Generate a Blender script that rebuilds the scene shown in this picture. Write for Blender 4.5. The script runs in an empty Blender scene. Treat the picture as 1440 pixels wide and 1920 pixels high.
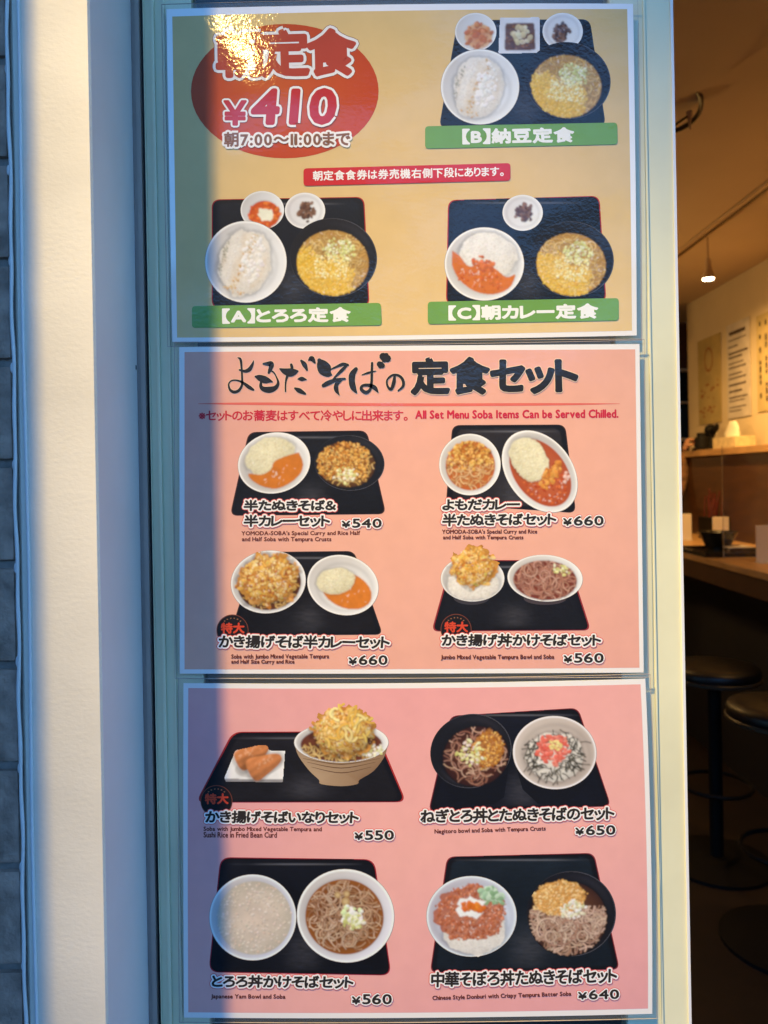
import bpy, bmesh, math, random
import numpy as np
from math import sin, cos, pi, radians, sqrt, hypot, atan2
from mathutils import Vector, Matrix
from mathutils.geometry import tessellate_polygon
random.seed(7)
S = bpy.context.scene
COL = S.collection

# ------------------------------------------------------------------ camera
K = 0.67 / 960            # tangent per photo pixel (photo is 1440 x 1920)
DCAM = 0.0005 / K         # half a millimetre per pixel on the door plane
ROLL = radians(1.05)
EYE = 1.5
CX, CY = 720.0, 895.0     # where the level line of sight meets the photo
cr, sr = cos(ROLL), sin(ROLL)
cd = bpy.data.cameras.new('camera')
cam = bpy.data.objects.new('camera', cd); COL.objects.link(cam)
cam.matrix_world = Matrix(((cr, sr, 0, 0), (0, 0, -1, -DCAM), (-sr, cr, 0, EYE), (0, 0, 0, 1)))
cd.sensor_width = 36; cd.sensor_fit = 'AUTO'; cd.lens = 18 / 0.67
cd.shift_y = -65 / 1920
cd.clip_start = 0.02; cd.clip_end = 3000
cd.dof.use_dof = True; cd.dof.focus_distance = DCAM; cd.dof.aperture_fstop = 8.5
S.camera = cam

# ------------------------------------------------------------------ world and lamp outside
w = bpy.data.worlds.new('World'); S.world = w; w.use_nodes = True
nt = w.node_tree; bg = nt.nodes['Background']
sky = nt.nodes.new('ShaderNodeTexSky'); sky.sky_type = 'NISHITA'; sky.sun_disc = False
sky.sun_elevation = radians(14); sky.sun_rotation = radians(20); sky.air_density = 1.3; sky.dust_density = 0.3; sky.ozone_density = 2.5
tint = nt.nodes.new('ShaderNodeMix'); tint.data_type = 'RGBA'; tint.blend_type = 'MULTIPLY'
tint.inputs['Factor'].default_value = 1.0
tint.inputs[7].default_value = (0.78, 1.36, 2.15, 1)     # camera white balance set for the warm lamps
nt.links.new(sky.outputs[0], tint.inputs[6]); nt.links.new(tint.outputs[2], bg.inputs[0])
bg.inputs[1].default_value = 0.15

LAMP = Vector((-0.838, -0.933, 3.897))
def spot(name, loc, aim, power, color, size, blend, radius):
    l = bpy.data.lights.new(name, 'SPOT'); l.energy = power; l.color = color
    l.spot_size = size; l.spot_blend = blend; l.shadow_soft_size = radius
    o = bpy.data.objects.new(name, l); COL.objects.link(o); o.location = loc
    o.rotation_euler = (Vector(aim) - Vector(loc)).to_track_quat('-Z', 'Y').to_euler()
    return o
def point(name, loc, power, color, radius=0.05):
    l = bpy.data.lights.new(name, 'POINT'); l.energy = power; l.color = color; l.shadow_soft_size = radius
    o = bpy.data.objects.new(name, l); COL.objects.link(o); o.location = loc
    return o
spot('soffit_lamp_light', LAMP, (0.8, 0.0, -0.315), 440, (1.0, 0.67, 0.19), 0.5, 0.835, 0.055)

vs = S.view_settings
S.display_settings.display_device = 'sRGB'
vs.view_transform = 'Standard'; vs.look = 'None'; vs.exposure = 1.5; vs.gamma = 1.0; vs.use_curve_mapping = False
S.render.engine = 'CYCLES'
S.cycles.use_denoising = True
S.cycles.max_bounces = 7; S.cycles.diffuse_bounces = 4; S.cycles.glossy_bounces = 3
S.cycles.sample_clamp_indirect = 4.0

# ------------------------------------------------------------------ colour and material helpers
def lin1(c):
    c /= 255.0
    return c / 12.92 if c <= 0.04045 else ((c + 0.055) / 1.055) ** 2.4
def L(c): return tuple(lin1(v) for v in c)
WH = L((243, 228, 205))
def ink(c):               # colour as it looks under the warm lamp -> colour of the print itself
    return tuple(min(0.85, 0.8 * a / b) for a, b in zip(L(c), WH))

def mat(name, color=(0.5, 0.5, 0.5), rough=0.5, metallic=0.0, coat=0.0, var=0.0, vscale=20.0, bump=0.0, bscale=200.0, emit=None, estr=0.0, spec=0.5, dirt=None, stretch=(1, 1, 1)):
    m = bpy.data.materials.new(name); m.use_nodes = True
    n = m.node_tree; b = n.nodes['Principled BSDF']
    b.inputs['Roughness'].default_value = rough; b.inputs['Metallic'].default_value = metallic
    b.inputs['Coat Weight'].default_value = coat; b.inputs['Coat Roughness'].default_value = 0.08
    b.inputs['Specular IOR Level'].default_value = spec
    b.inputs['Base Color'].default_value = (*color, 1)
    g = n.nodes.new('ShaderNodeNewGeometry')
    mp = n.nodes.new('ShaderNodeMapping'); mp.inputs['Scale'].default_value = stretch
    n.links.new(g.outputs['Position'], mp.inputs[0])
    if var > 0:
        t = n.nodes.new('ShaderNodeTexNoise'); t.inputs['Scale'].default_value = vscale; t.inputs['Detail'].default_value = 6
        n.links.new(mp.outputs[0], t.inputs['Vector'])
        r = n.nodes.new('ShaderNodeValToRGB'); n.links.new(t.outputs[0], r.inputs[0])
        a = tuple(max(0, c * (1 - var)) for c in color); z = tuple(min(1, c * (1 + var)) for c in color)
        if dirt: a = dirt
        r.color_ramp.elements[0].position = 0.33; r.color_ramp.elements[1].position = 0.66
        r.color_ramp.elements[0].color = (*a, 1); r.color_ramp.elements[1].color = (*z, 1)
        n.links.new(r.outputs[0], b.inputs['Base Color'])
    if bump > 0:
        t2 = n.nodes.new('ShaderNodeTexNoise'); t2.inputs['Scale'].default_value = bscale; t2.inputs['Detail'].default_value = 3
        n.links.new(mp.outputs[0], t2.inputs['Vector'])
        bp = n.nodes.new('ShaderNodeBump'); bp.inputs['Strength'].default_value = 1.0; bp.inputs['Distance'].default_value = bump
        n.links.new(t2.outputs[0], bp.inputs['Height']); n.links.new(bp.outputs[0], b.inputs['Normal'])
    if emit:
        b.inputs['Emission Color'].default_value = (*emit, 1); b.inputs['Emission Strength'].default_value = estr
    return m

def laminate(name):
    """print under a glossy plastic film: colour from the print, a coat with soft buckles and orange peel"""
    m = bpy.data.materials.new(name); m.use_nodes = True
    n = m.node_tree; b = n.nodes['Principled BSDF']
    a = n.nodes.new('ShaderNodeVertexColor'); a.layer_name = 'Col'
    g = n.nodes.new('ShaderNodeNewGeometry')
    t0 = n.nodes.new('ShaderNodeTexNoise'); t0.inputs['Scale'].default_value = 55; t0.inputs['Detail'].default_value = 4
    n.links.new(g.outputs['Position'], t0.inputs['Vector'])
    mr = n.nodes.new('ShaderNodeMapRange'); mr.inputs[3].default_value = 0.93; mr.inputs[4].default_value = 1.05
    n.links.new(t0.outputs[0], mr.inputs[0])
    vm = n.nodes.new('ShaderNodeVectorMath'); vm.operation = 'SCALE'
    n.links.new(a.outputs[0], vm.inputs[0]); n.links.new(mr.outputs[0], vm.inputs['Scale'])
    n.links.new(vm.outputs[0], b.inputs['Base Color'])
    b.inputs['Roughness'].default_value = 0.6; b.inputs['Specular IOR Level'].default_value = 0.2
    b.inputs['Coat Weight'].default_value = 1.0; b.inputs['Coat Roughness'].default_value = 0.15; b.inputs['Coat IOR'].default_value = 1.38
    # buckle of the film near the upper left corner + broad waviness + grain
    sub = n.nodes.new('ShaderNodeVectorMath'); sub.operation = 'SUBTRACT'
    sub.inputs[1].default_value = BUCKLE
    n.links.new(g.outputs['Position'], sub.inputs[0])
    ln = n.nodes.new('ShaderNodeVectorMath'); ln.operation = 'LENGTH'; n.links.new(sub.outputs[0], ln.inputs[0])
    sq = n.nodes.new('ShaderNodeMath'); sq.operation = 'POWER'; sq.inputs[1].default_value = 2; n.links.new(ln.outputs['Value'], sq.inputs[0])
    ng = n.nodes.new('ShaderNodeMath'); ng.operation = 'MULTIPLY'; ng.inputs[1].default_value = -1 / 0.100 ** 2; n.links.new(sq.outputs[0], ng.inputs[0])
    ex = n.nodes.new('ShaderNodeMath'); ex.operation = 'EXPONENT'; n.links.new(ng.outputs[0], ex.inputs[0])
    h1 = n.nodes.new('ShaderNodeMath'); h1.operation = 'MULTIPLY'; h1.inputs[1].default_value = 0.0370; n.links.new(ex.outputs[0], h1.inputs[0])
    def noise(scale, amp, detail=2):
        t = n.nodes.new('ShaderNodeTexNoise'); t.inputs['Scale'].default_value = scale; t.inputs['Detail'].default_value = detail
        n.links.new(g.outputs['Position'], t.inputs['Vector'])
        q = n.nodes.new('ShaderNodeMath'); q.operation = 'MULTIPLY'; q.inputs[1].default_value = amp
        n.links.new(t.outputs[0], q.inputs[0]); return q
    def add(x, y):
        q = n.nodes.new('ShaderNodeMath'); q.operation = 'ADD'; n.links.new(x.outputs[0], q.inputs[0]); n.links.new(y.outputs[0], q.inputs[1]); return q
    tot = add(h1, add(noise(9, 0.011, 1), add(noise(60, 0.0006), noise(380, 0.00034))))
    bp = n.nodes.new('ShaderNodeBump'); bp.inputs['Distance'].default_value = 1.0; bp.inputs['Strength'].default_value = 1.0
    n.links.new(tot.outputs[0], bp.inputs['Height']); n.links.new(bp.outputs[0], b.inputs['Coat Normal'])
    return m

def W(px, py, D=DCAM):    # photo pixel at depth D from the camera -> world
    x, y = (px - CX) * K * D, (CY - py) * K * D
    return Vector((x * cr + y * sr, D - DCAM, EYE - x * sr + y * cr))
def ray(px, py):
    x, y = (px - CX) * K, (CY - py) * K
    return x * cr + y * sr, -x * sr + y * cr
def onX(px, py, X):
    a, b = ray(px, py); D = X / a
    return Vector((X, D - DCAM, EYE + b * D))
def onZ(px, py, Z):       # Z measured from the eye
    a, b = ray(px, py); D = Z / b
    return Vector((a * D, D - DCAM, EYE + Z))

BUCKLE = W(514, 226)
BUCKLE = (BUCKLE.x, BUCKLE.y - 0.006, BUCKLE.z)
M = {}
M['print'] = laminate('laminated_print')
M['pilaster'] = mat('textured_white_paint', (0.70, 0.675, 0.59), 0.6, var=0.06, vscale=9, bump=0.00013, bscale=300, stretch=(0.8, 1, 1.3))
M['reveal'] = mat('smooth_white_paint', (0.82, 0.81, 0.84), 0.4, var=0.05, vscale=7)
M['jamb'] = mat('grey_jamb_paint', (0.38, 0.32, 0.29), 0.45, var=0.08, vscale=12)
M['door'] = mat('pale_mint_paint', (0.70, 0.70, 0.50), 0.38, var=0.08, vscale=6, bump=0.00012, bscale=90)
M['sealant'] = mat('white_sealant', (0.74, 0.76, 0.78), 0.35)
M['dark'] = mat('black_rubber', (0.02, 0.02, 0.022), 0.6)
M['brick'] = mat('brown_brick', (0.36, 0.27, 0.22), 0.85, var=0.35, vscale=45, bump=0.002, bscale=160)
M['mortar'] = mat('grey_mortar', (0.23, 0.21, 0.19), 0.9, var=0.2, vscale=80, bump=0.001, bscale=300)
M['glass_back'] = mat('brown_backing', (0.075, 0.055, 0.045), 0.4, var=0.3, vscale=6, stretch=(1, 1, 40))
M['soffit'] = mat('soffit_board', (0.45, 0.43, 0.40), 0.7)
M['asphalt'] = mat('asphalt', (0.05, 0.05, 0.052), 0.9, var=0.2, vscale=15)
M['plaster'] = mat('cream_plaster', (0.62, 0.52, 0.36), 0.8, var=0.05, vscale=3)
M['ceiling'] = mat('cream_ceiling', (0.56, 0.44, 0.31), 0.85, var=0.04, vscale=2)
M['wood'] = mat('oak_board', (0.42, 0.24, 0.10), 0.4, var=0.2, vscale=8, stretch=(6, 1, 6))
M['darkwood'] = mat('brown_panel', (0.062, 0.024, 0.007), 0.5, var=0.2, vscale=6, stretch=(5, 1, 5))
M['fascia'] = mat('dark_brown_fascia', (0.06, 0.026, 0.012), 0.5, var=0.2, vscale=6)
M['black'] = mat('black_plastic', (0.005, 0.0045, 0.0045), 0.6, spec=0.2)
M['blackwall'] = mat('black_panel', (0.006, 0.006, 0.006), 0.7)
M['leather'] = mat('black_vinyl', (0.004, 0.003, 0.003), 0.42, bump=0.0006, bscale=60)
M['floor'] = mat('brown_floor', (0.016, 0.007, 0.004), 0.6, var=0.3, vscale=9)
M['bronze'] = mat('bronze_metal', (0.05, 0.035, 0.02), 0.4, metallic=0.2)
M['metal'] = mat('grey_metal', (0.35, 0.33, 0.30), 0.3, metallic=0.9)
M['track'] = mat('dark_track', (0.05, 0.02, 0.012), 0.5)
M['trackside'] = mat('cream_track', (0.50, 0.36, 0.22), 0.5)
M['card'] = mat('white_card', (0.62, 0.55, 0.48), 0.5)
M['tissue'] = mat('white_tissue', (0.75, 0.72, 0.62), 0.8)
M['skin'] = mat('skin', (0.52, 0.27, 0.17), 0.55, var=0.06, vscale=40)
M['plaid'] = mat('brown_check_cloth', (0.22, 0.11, 0.05), 0.9, var=0.5, vscale=25)
M['trousers'] = mat('dark_trousers', (0.03, 0.03, 0.04), 0.9)
M['hair'] = mat('black_hair', (0.01, 0.009, 0.008), 0.5)
M['steel'] = mat('pale_steel', (0.6, 0.52, 0.40), 0.35, metallic=0.3)
M['bulb'] = mat('lit_bulb', (1, 1, 1), 0.5, emit=(1, 0.86, 0.55), estr=6)
M['bowlblack'] = mat('black_lacquer', (0.01, 0.01, 0.011), 0.2)
M['redwood'] = mat('red_lacquer', (0.09, 0.015, 0.01), 0.4)
def clear(name, col, alpha, rough=0.05):
    m = bpy.data.materials.new(name); m.use_nodes = True; n = m.node_tree
    b = n.nodes['Principled BSDF']; b.inputs['Base Color'].default_value = (*col, 1); b.inputs['Roughness'].default_value = rough
    b.inputs['Alpha'].default_value = alpha; b.inputs['Specular IOR Level'].default_value = 0.6
    return m
M['film'] = clear('clear_film', (0.5, 0.55, 0.56), 0.13, 0.08)
M['acrylic'] = clear('clear_acrylic', (0.55, 0.5, 0.45), 0.05, 0.04)
M['glass'] = clear('door_glass', (0.04, 0.05, 0.05), 0.30, 0.03)

# ------------------------------------------------------------------ object helpers
def tag(o, label=None, cat=None, group=None, kind=None):
    if label: o['label'] = label
    if cat: o['category'] = cat
    if group: o['group'] = group
    if kind: o['kind'] = kind
    return o
BASE = {}
def thing(name, loc, label, cat, group=None):
    o = bpy.data.objects.new(name, None); COL.objects.link(o); o.location = loc; o.empty_display_size = 0.05
    BASE[o.name] = Vector(loc)
    return tag(o, label, cat, group)
def link(name, me, m, parent=None):
    if m is not None and not me.materials: me.materials.append(m)
    o = bpy.data.objects.new(name, me); COL.objects.link(o)
    b = BASE.get(parent.name, Vector()) if parent else Vector()
    BASE[o.name] = b
    if parent:
        me.transform(Matrix.Translation(-b)); o.parent = parent
    return o
def obj(name, bm, m, parent=None, smooth=False):
    bmesh.ops.recalc_face_normals(bm, faces=bm.faces[:])
    me = bpy.data.meshes.new(name); bm.to_mesh(me); bm.free()
    if smooth:
        for p in me.polygons: p.use_smooth = True
    return link(name, me, m, parent)
def box(bm, x0, x1, y0, y1, z0, z1, bev=0.0):
    vs_ = [bm.verts.new((x, y, z)) for x in (x0, x1) for y in (y0, y1) for z in (z0, z1)]
    f = [(0, 1, 3, 2), (4, 6, 7, 5), (0, 4, 5, 1), (2, 3, 7, 6), (0, 2, 6, 4), (1, 5, 7, 3)]
    fs = [bm.faces.new([vs_[i] for i in q]) for q in f]
    if bev:
        es = list({e for q in fs for e in q.edges})
        bmesh.ops.bevel(bm, geom=es, offset=bev, segments=2, affect='EDGES', profile=0.7)
    return bm
def B(*a, bev=0.0): return box(bmesh.new(), *a, bev=bev)
def lathe(bm, prof, c, n=32, mtx=None):
    rings = []
    for r, z in prof:
        rings.append([bm.verts.new((c[0] + r * cos(2 * pi * i / n), c[1] + r * sin(2 * pi * i / n), c[2] + z)) for i in range(n)])
    for a, b in zip(rings, rings[1:]):
        for i in range(n):
            bm.faces.new((a[i], a[(i + 1) % n], b[(i + 1) % n], b[i]))
    bm.faces.new(rings[0][::-1]); bm.faces.new(rings[-1])
    return bm
def tube(bm, pts, rad, n=8):
    rings = []
    pts = [Vector(p) for p in pts]
    vert = abs((pts[-1] - pts[0]).normalized().z) > 0.8
    for i, p in enumerate(pts):
        t = (pts[min(i + 1, len(pts) - 1)] - pts[max(i - 1, 0)]).normalized()
        u = t.cross(Vector((1, 0, 0)) if vert else Vector((0, 0, 1)))
        u.normalize(); v = t.cross(u)
        r = rad[i] if isinstance(rad, (list, tuple)) else rad
        rings.append([bm.verts.new(p + u * r * cos(2 * pi * j / n) + v * r * sin(2 * pi * j / n)) for j in range(n)])
    for a, b in zip(rings, rings[1:]):
        for j in range(n): bm.faces.new((a[j], a[(j + 1) % n], b[(j + 1) % n], b[j]))
    bm.faces.new(rings[0][::-1]); bm.faces.new(rings[-1])
    return bm

# ================================================================== LARGE STRUCTURE
ZT = 2.20      # height of the door opening
XL = W(172, 0).x
kx = lambda px, py=950, D=DCAM: W(px, py, D).x
FR = 0.108                                            # how far the pilaster stands proud of the door
XPR = W(184.5, 960, DCAM - FR).x                      # right edge of its face
XPL = W(31, 960, DCAM - FR).x                         # left edge of its face
XRB = XPR                                             # the reveal runs straight back
XRV = max(XRB + 0.0, kx(262))

g = B(-60, 60, -120, 60, -0.25, -0.02)
tag(obj('ground', g, M['asphalt']), kind='structure')
tag(obj('floor', B(-2.6, 4.2, 0.0, 9.0, -0.018, 0.0), M['floor']), kind='structure')
tag(obj('ceiling', B(-2.6, 4.2, 0.06, 9.0, EYE + 1.20, EYE + 1.32), M['ceiling']), kind='structure')
tag(obj('wall_right', B(4.2, 4.32, 0.06, 9.12, 0, EYE + 1.20), M['plaster']), kind='structure')
tag(obj('wall_back', B(-2.6, 4.2, 9.0, 9.12, 0, EYE + 1.20), M['plaster']), kind='structure')
tag(obj('wall_left', B(-2.72, -2.6, 0.06, 9.12, 0, EYE + 1.20), M['plaster']), kind='structure')

# side wall of the shop with the notices, above a wood dado and ledge
wend = onX(1290, 700, 2.2).y
tag(obj('side_wall', B(2.2, 2.32, 0.06, wend, 0, EYE + 1.20), M['plaster']), 'cream plastered side wall above the wooden ledge', 'wall')

# canopy over the shop front with its downlight
tag(obj('canopy', B(-5.5, 5.5, -3.0, -0.112, LAMP.z + 0.03, LAMP.z + 0.15), M['soffit']), 'flat pale canopy over the shop front', 'canopy')
t = thing('soffit_lamp', (LAMP.x, LAMP.y, LAMP.z + 0.03), 'round warm downlight set in the canopy over the door', 'lamp')
bm = bmesh.new()
for r0, r1, z0, z1 in ((0.075, 0.085, -0.012, 0.0),):
    n = 32
    ra = [bm.verts.new((LAMP.x + r0 * cos(2 * pi * i / n), LAMP.y + r0 * sin(2 * pi * i / n), LAMP.z + 0.03 + z1)) for i in range(n)]
    rb = [bm.verts.new((LAMP.x + r0 * cos(2 * pi * i / n), LAMP.y + r0 * sin(2 * pi * i / n), LAMP.z + 0.03 + z0)) for i in range(n)]
    rc = [bm.verts.new((LAMP.x + r1 * cos(2 * pi * i / n), LAMP.y + r1 * sin(2 * pi * i / n), LAMP.z + 0.03 + z0)) for i in range(n)]
    rd = [bm.verts.new((LAMP.x + r1 * cos(2 * pi * i / n), LAMP.y + r1 * sin(2 * pi * i / n), LAMP.z + 0.03 + z1)) for i in range(n)]
    for A, C in ((ra, rb), (rb, rc), (rc, rd)):
        for i in range(n): bm.faces.new((A[i], A[(i + 1) % n], C[(i + 1) % n], C[i]))
obj('trim_ring', bm, M['metal'], t)
bm = bmesh.new(); lathe(bm, [(0.05, 0.022), (0.06, 0.029)], (LAMP.x, LAMP.y, LAMP.z))
obj('lens', bm, M['bulb'], t)

# unseen building added across the street to keep the bright horizon out of reflections
ob = thing('horizon_blocker', (0, -9.5, 0), 'low grey brown building, unseen, added across the street to darken reflections', 'building')
obj('wall', B(-16, 16, -9.6, -9.0, -0.02, 4.2), mat('grey_brown_render', (0.20, 0.17, 0.15), 0.9, var=.15, vscale=2), ob)
for ix in range(-6, 7):
    for iz in range(2):
        o_ = obj('window', B(ix * 2.3 - .6, ix * 2.3 + .6, -8.997, -8.95, .9 + iz * 1.9, 2.0 + iz * 1.9), mat('street_window', (0.03, 0.04, 0.05), 0.1) if 'street_window' not in bpy.data.materials else bpy.data.materials['street_window'], ob)
# facade wall around the openings
fac = thing('facade_wall', (0, 0, 0), 'smooth cream facade wall around the doorway', 'wall')
obj('header', B(-3.5, 3.5, -0.112, 0.06, ZT + 0.03, LAMP.z + 0.6), M['soffit'], fac)
obj('right_pier', B(1.32, 3.5, -0.05, 0.06, 0, ZT + 0.027), M['door'], fac)

# pilaster: textured white face, smooth reveal
t = thing('pilaster', ((XPL + XPR) / 2, -0.05, 0), 'rough white painted pilaster left of the door, lit on its face', 'pilaster')
bm = bmesh.new()
prof = [(XPL, 0.0), (XPL, -FR + 0.004), (XPL + 0.004, -FR), (XPR - 0.0016, -FR), (XPR, -FR + 0.0016), (XPR, -FR + 0.006), (XPR, 0.0)]
NZ = 2
def wallstrip(prof, z0, z1, seg):
    b = bmesh.new(); prev = None
    for i in range(seg + 1):
        z = z0 + (z1 - z0) * i / seg
        cur = [b.verts.new((x, y, z)) for x, y in prof]
        if prev:
            for j in range(len(prof) - 1): b.faces.new((prev[j], prev[j + 1], cur[j + 1], cur[j]))
        prev = cur
    return b
obj('plaster_face', wallstrip(prof[:5], 0, ZT + 0.03, 2), M['pilaster'], t)
obj('reveal', wallstrip([(XPR, -FR + 0.0016), (XPR, -FR + 0.006), (kx(262, 960), -0.004), (kx(262, 960), 0.0)], 0, ZT + 0.03, 2), M['reveal'], t)
# sealant bead with drips along the left edge
bm = bmesh.new(); rng = random.Random(3)
pts = []; z = 0.9
for i in range(221):
    z = 0.9 + i * 0.006
    off = 0.0005 * sin(z * 37) + 0.0004 * sin(z * 83 + 1)
    pts.append((XPL + 0.0002 + off, -FR - 0.0012, z))
tube(bm, pts, [0.0015 + 0.00012 * sin(i * 0.7) for i in range(len(pts))], 8)
for zc in [W(30, y, DCAM - FR).z for y in (130, 320, 490, 690, 872, 1065, 1240, 1440, 1625, 1810)]:
    bmesh.ops.create_uvsphere(bm, u_segments=10, v_segments=8, radius=0.0017, matrix=Matrix.Translation((XPL - 0.0008, -FR - 0.0008, zc)) @ Matrix.Diagonal((1, 0.8, 2.6, 1)))
obj('sealant_bead', bm, M['sealant'], t, smooth=True)
bm = bmesh.new(); tube(bm, [(XPL + 0.0085 + 0.0006 * sin(i * .3), -FR - 0.0002, 0.9 + i * 0.02) for i in range(67)], 0.0014, 6)
obj('paint_ridge', bm, M['sealant'], t, smooth=True)

# brick wall left of the pilaster: every brick its own piece, courses of bed joints
bw = thing('brick_wall', (-0.45, -0.09, 0), 'brown brick wall in shade beside the white pilaster', 'wall')
XB = XPL - 0.0012
obj('mortar', B(-1.6, XB + 0.0030, -FR + 0.0035, 0.05, 0, ZT + 0.027), M['mortar'], bw)
pitch = 0.0803; bh = 0.0735
z0 = W(10, 1058, DCAM - FR).z
k0 = int(-z0 / pitch) - 1
brick_mesh = None
def brick_me(length):
    b = B(-length, 0, -0.014, 0.02, -bh / 2, bh / 2, bev=0.003)
    me = bpy.data.meshes.new('brick'); bmesh.ops.recalc_face_normals(b, faces=b.faces[:]); b.to_mesh(me); b.free(); me.materials.append(M['brick']); return me
full, half = brick_me(0.21), brick_me(0.10)
for kk in range(-14, 9):
    zc = z0 + pitch * (kk + 0.5)
    if zc < 0.06 or zc > ZT: continue
    x = XB - 0.001
    seq = [full, full] if kk % 2 else [half, full, half]
    for me in seq:
        o = bpy.data.objects.new('brick', me); COL.objects.link(o); o.parent = bw
        o.location = Vector((x, -FR + 0.0135 + random.uniform(-0.001, 0.001), zc)) - BASE[bw.name]
        x -= (0.218 if me is full else 0.108)
# unseen brick pier added to cast the soft shade on the pilaster's left side
pr = thing('shade_pier', (-0.6, -0.14, 0), 'unseen brick pier added beyond the brick wall to shade the pilaster', 'pier')
obj('pier_core', B(-1.6, -0.339, -0.195, -0.1115, 0, ZT + 0.027), M['mortar'], pr)
for kk in range(-14, 9):
    zc = z0 + pitch * (kk + 0.5)
    if zc < 0.06 or zc > ZT: continue
    x = -0.342
    for me in ([full, half] if kk % 2 else [half, full]):
        o = bpy.data.objects.new('brick', me); COL.objects.link(o); o.parent = pr
        o.location = Vector((x, -0.193, zc)) - BASE[pr.name]
        x -= (0.218 if me is full else 0.108)

# ------------------------------------------------------------------ jamb and glazed door leaf
YD = 0.0
xj0, xj1 = kx(262, 960), kx(281, 960)
fr = thing('door_jamb', (xj0, 0, 0), 'narrow grey jamb strip between the pilaster and the door', 'door jamb')
obj('jamb_face', B(xj0 - 0.02, xj1 - 0.0012, 0.0005, 0.05, 0, ZT), M['jamb'], fr)
obj('jamb_lip', B(xj1 - 0.0055, xj1 - 0.0012, -0.002, 0.0002, 0, ZT), M['jamb'], fr)
obj('chip', B(kx(261.5, 960), kx(263.5, 960), -0.0042, -0.0036, W(262, 694).z, W(262, 686).z), M['dark'], fr)
obj('gap_seal', B(xj1 - 0.0009, xj1 + 0.0020, 0.004, 0.05, 0, ZT), M['dark'], fr)

dr = thing('shop_door', ((xj1 + kx(1278)) / 2, 0.02, 0), 'pale mint glazed shop door covered with three menu posters', 'door')
xs0 = xj1 + 0.0024; xs1 = kx(376, 960)           # left stile
xr0 = kx(1160, 960); xr1 = kx(1277.5, 960)        # right stile
bm = B(xs0, xs1, 0.0, 0.045, 0.005, ZT - 0.003, bev=0.0012)
obj('stile', bm, M['door'], dr)
for a, b_, h in ((285.5, 287.5, 0.0020), (301, 307, 0.0035), (322, 326, 0.002)):
    obj('bead', B(kx(a, 960), kx(b_, 960), -h, -0.0002, 0.01, ZT - 0.01, bev=0.0006), M['door'], dr)
bm = B(xr0, xr1, 0.0, 0.045, 0.005, ZT - 0.003, bev=0.0014)
obj('stile', bm, M['door'], dr)
obj('bead', B(kx(1222, 960), kx(1226, 960), -0.0014, -0.0002, 0.01, ZT - 0.01, bev=0.0005), M['door'], dr)
obj('edge_trim', B(xr1 - 0.0022, xr1 + 0.0003, -0.0016, -0.0002, 0.006, ZT - 0.004), M['sealant'], dr)
obj('bottom_rail', B(xs1, xr0, 0.002, 0.043, 0.005, 0.25), M['door'], dr)
obj('top_rail', B(xs1, xr0, 0.002, 0.043, ZT - 0.13, ZT - 0.003), M['door'], dr)
obj('glass_pane', B(xs1, xr0, 0.006, 0.011, 0.25, ZT - 0.13), M['glass'], dr)
obj('backing_board', B(xs1, xr0, 0.020, 0.026, 0.25, ZT - 0.13), M['glass_back'], dr)
for zc, a, b_ in ((W(760, 644).z, 372, 1152), (W(760, 1271).z, 384, 1166)):
    for q, dz in enumerate((-0.0035, 0.0035)):
        obj('glazing_bar', B(kx(a, 960), kx(b_, 960) , 0.0012, 0.0058, zc + dz - 0.0027, zc + dz + 0.0027), M['glass_back'], dr)

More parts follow.
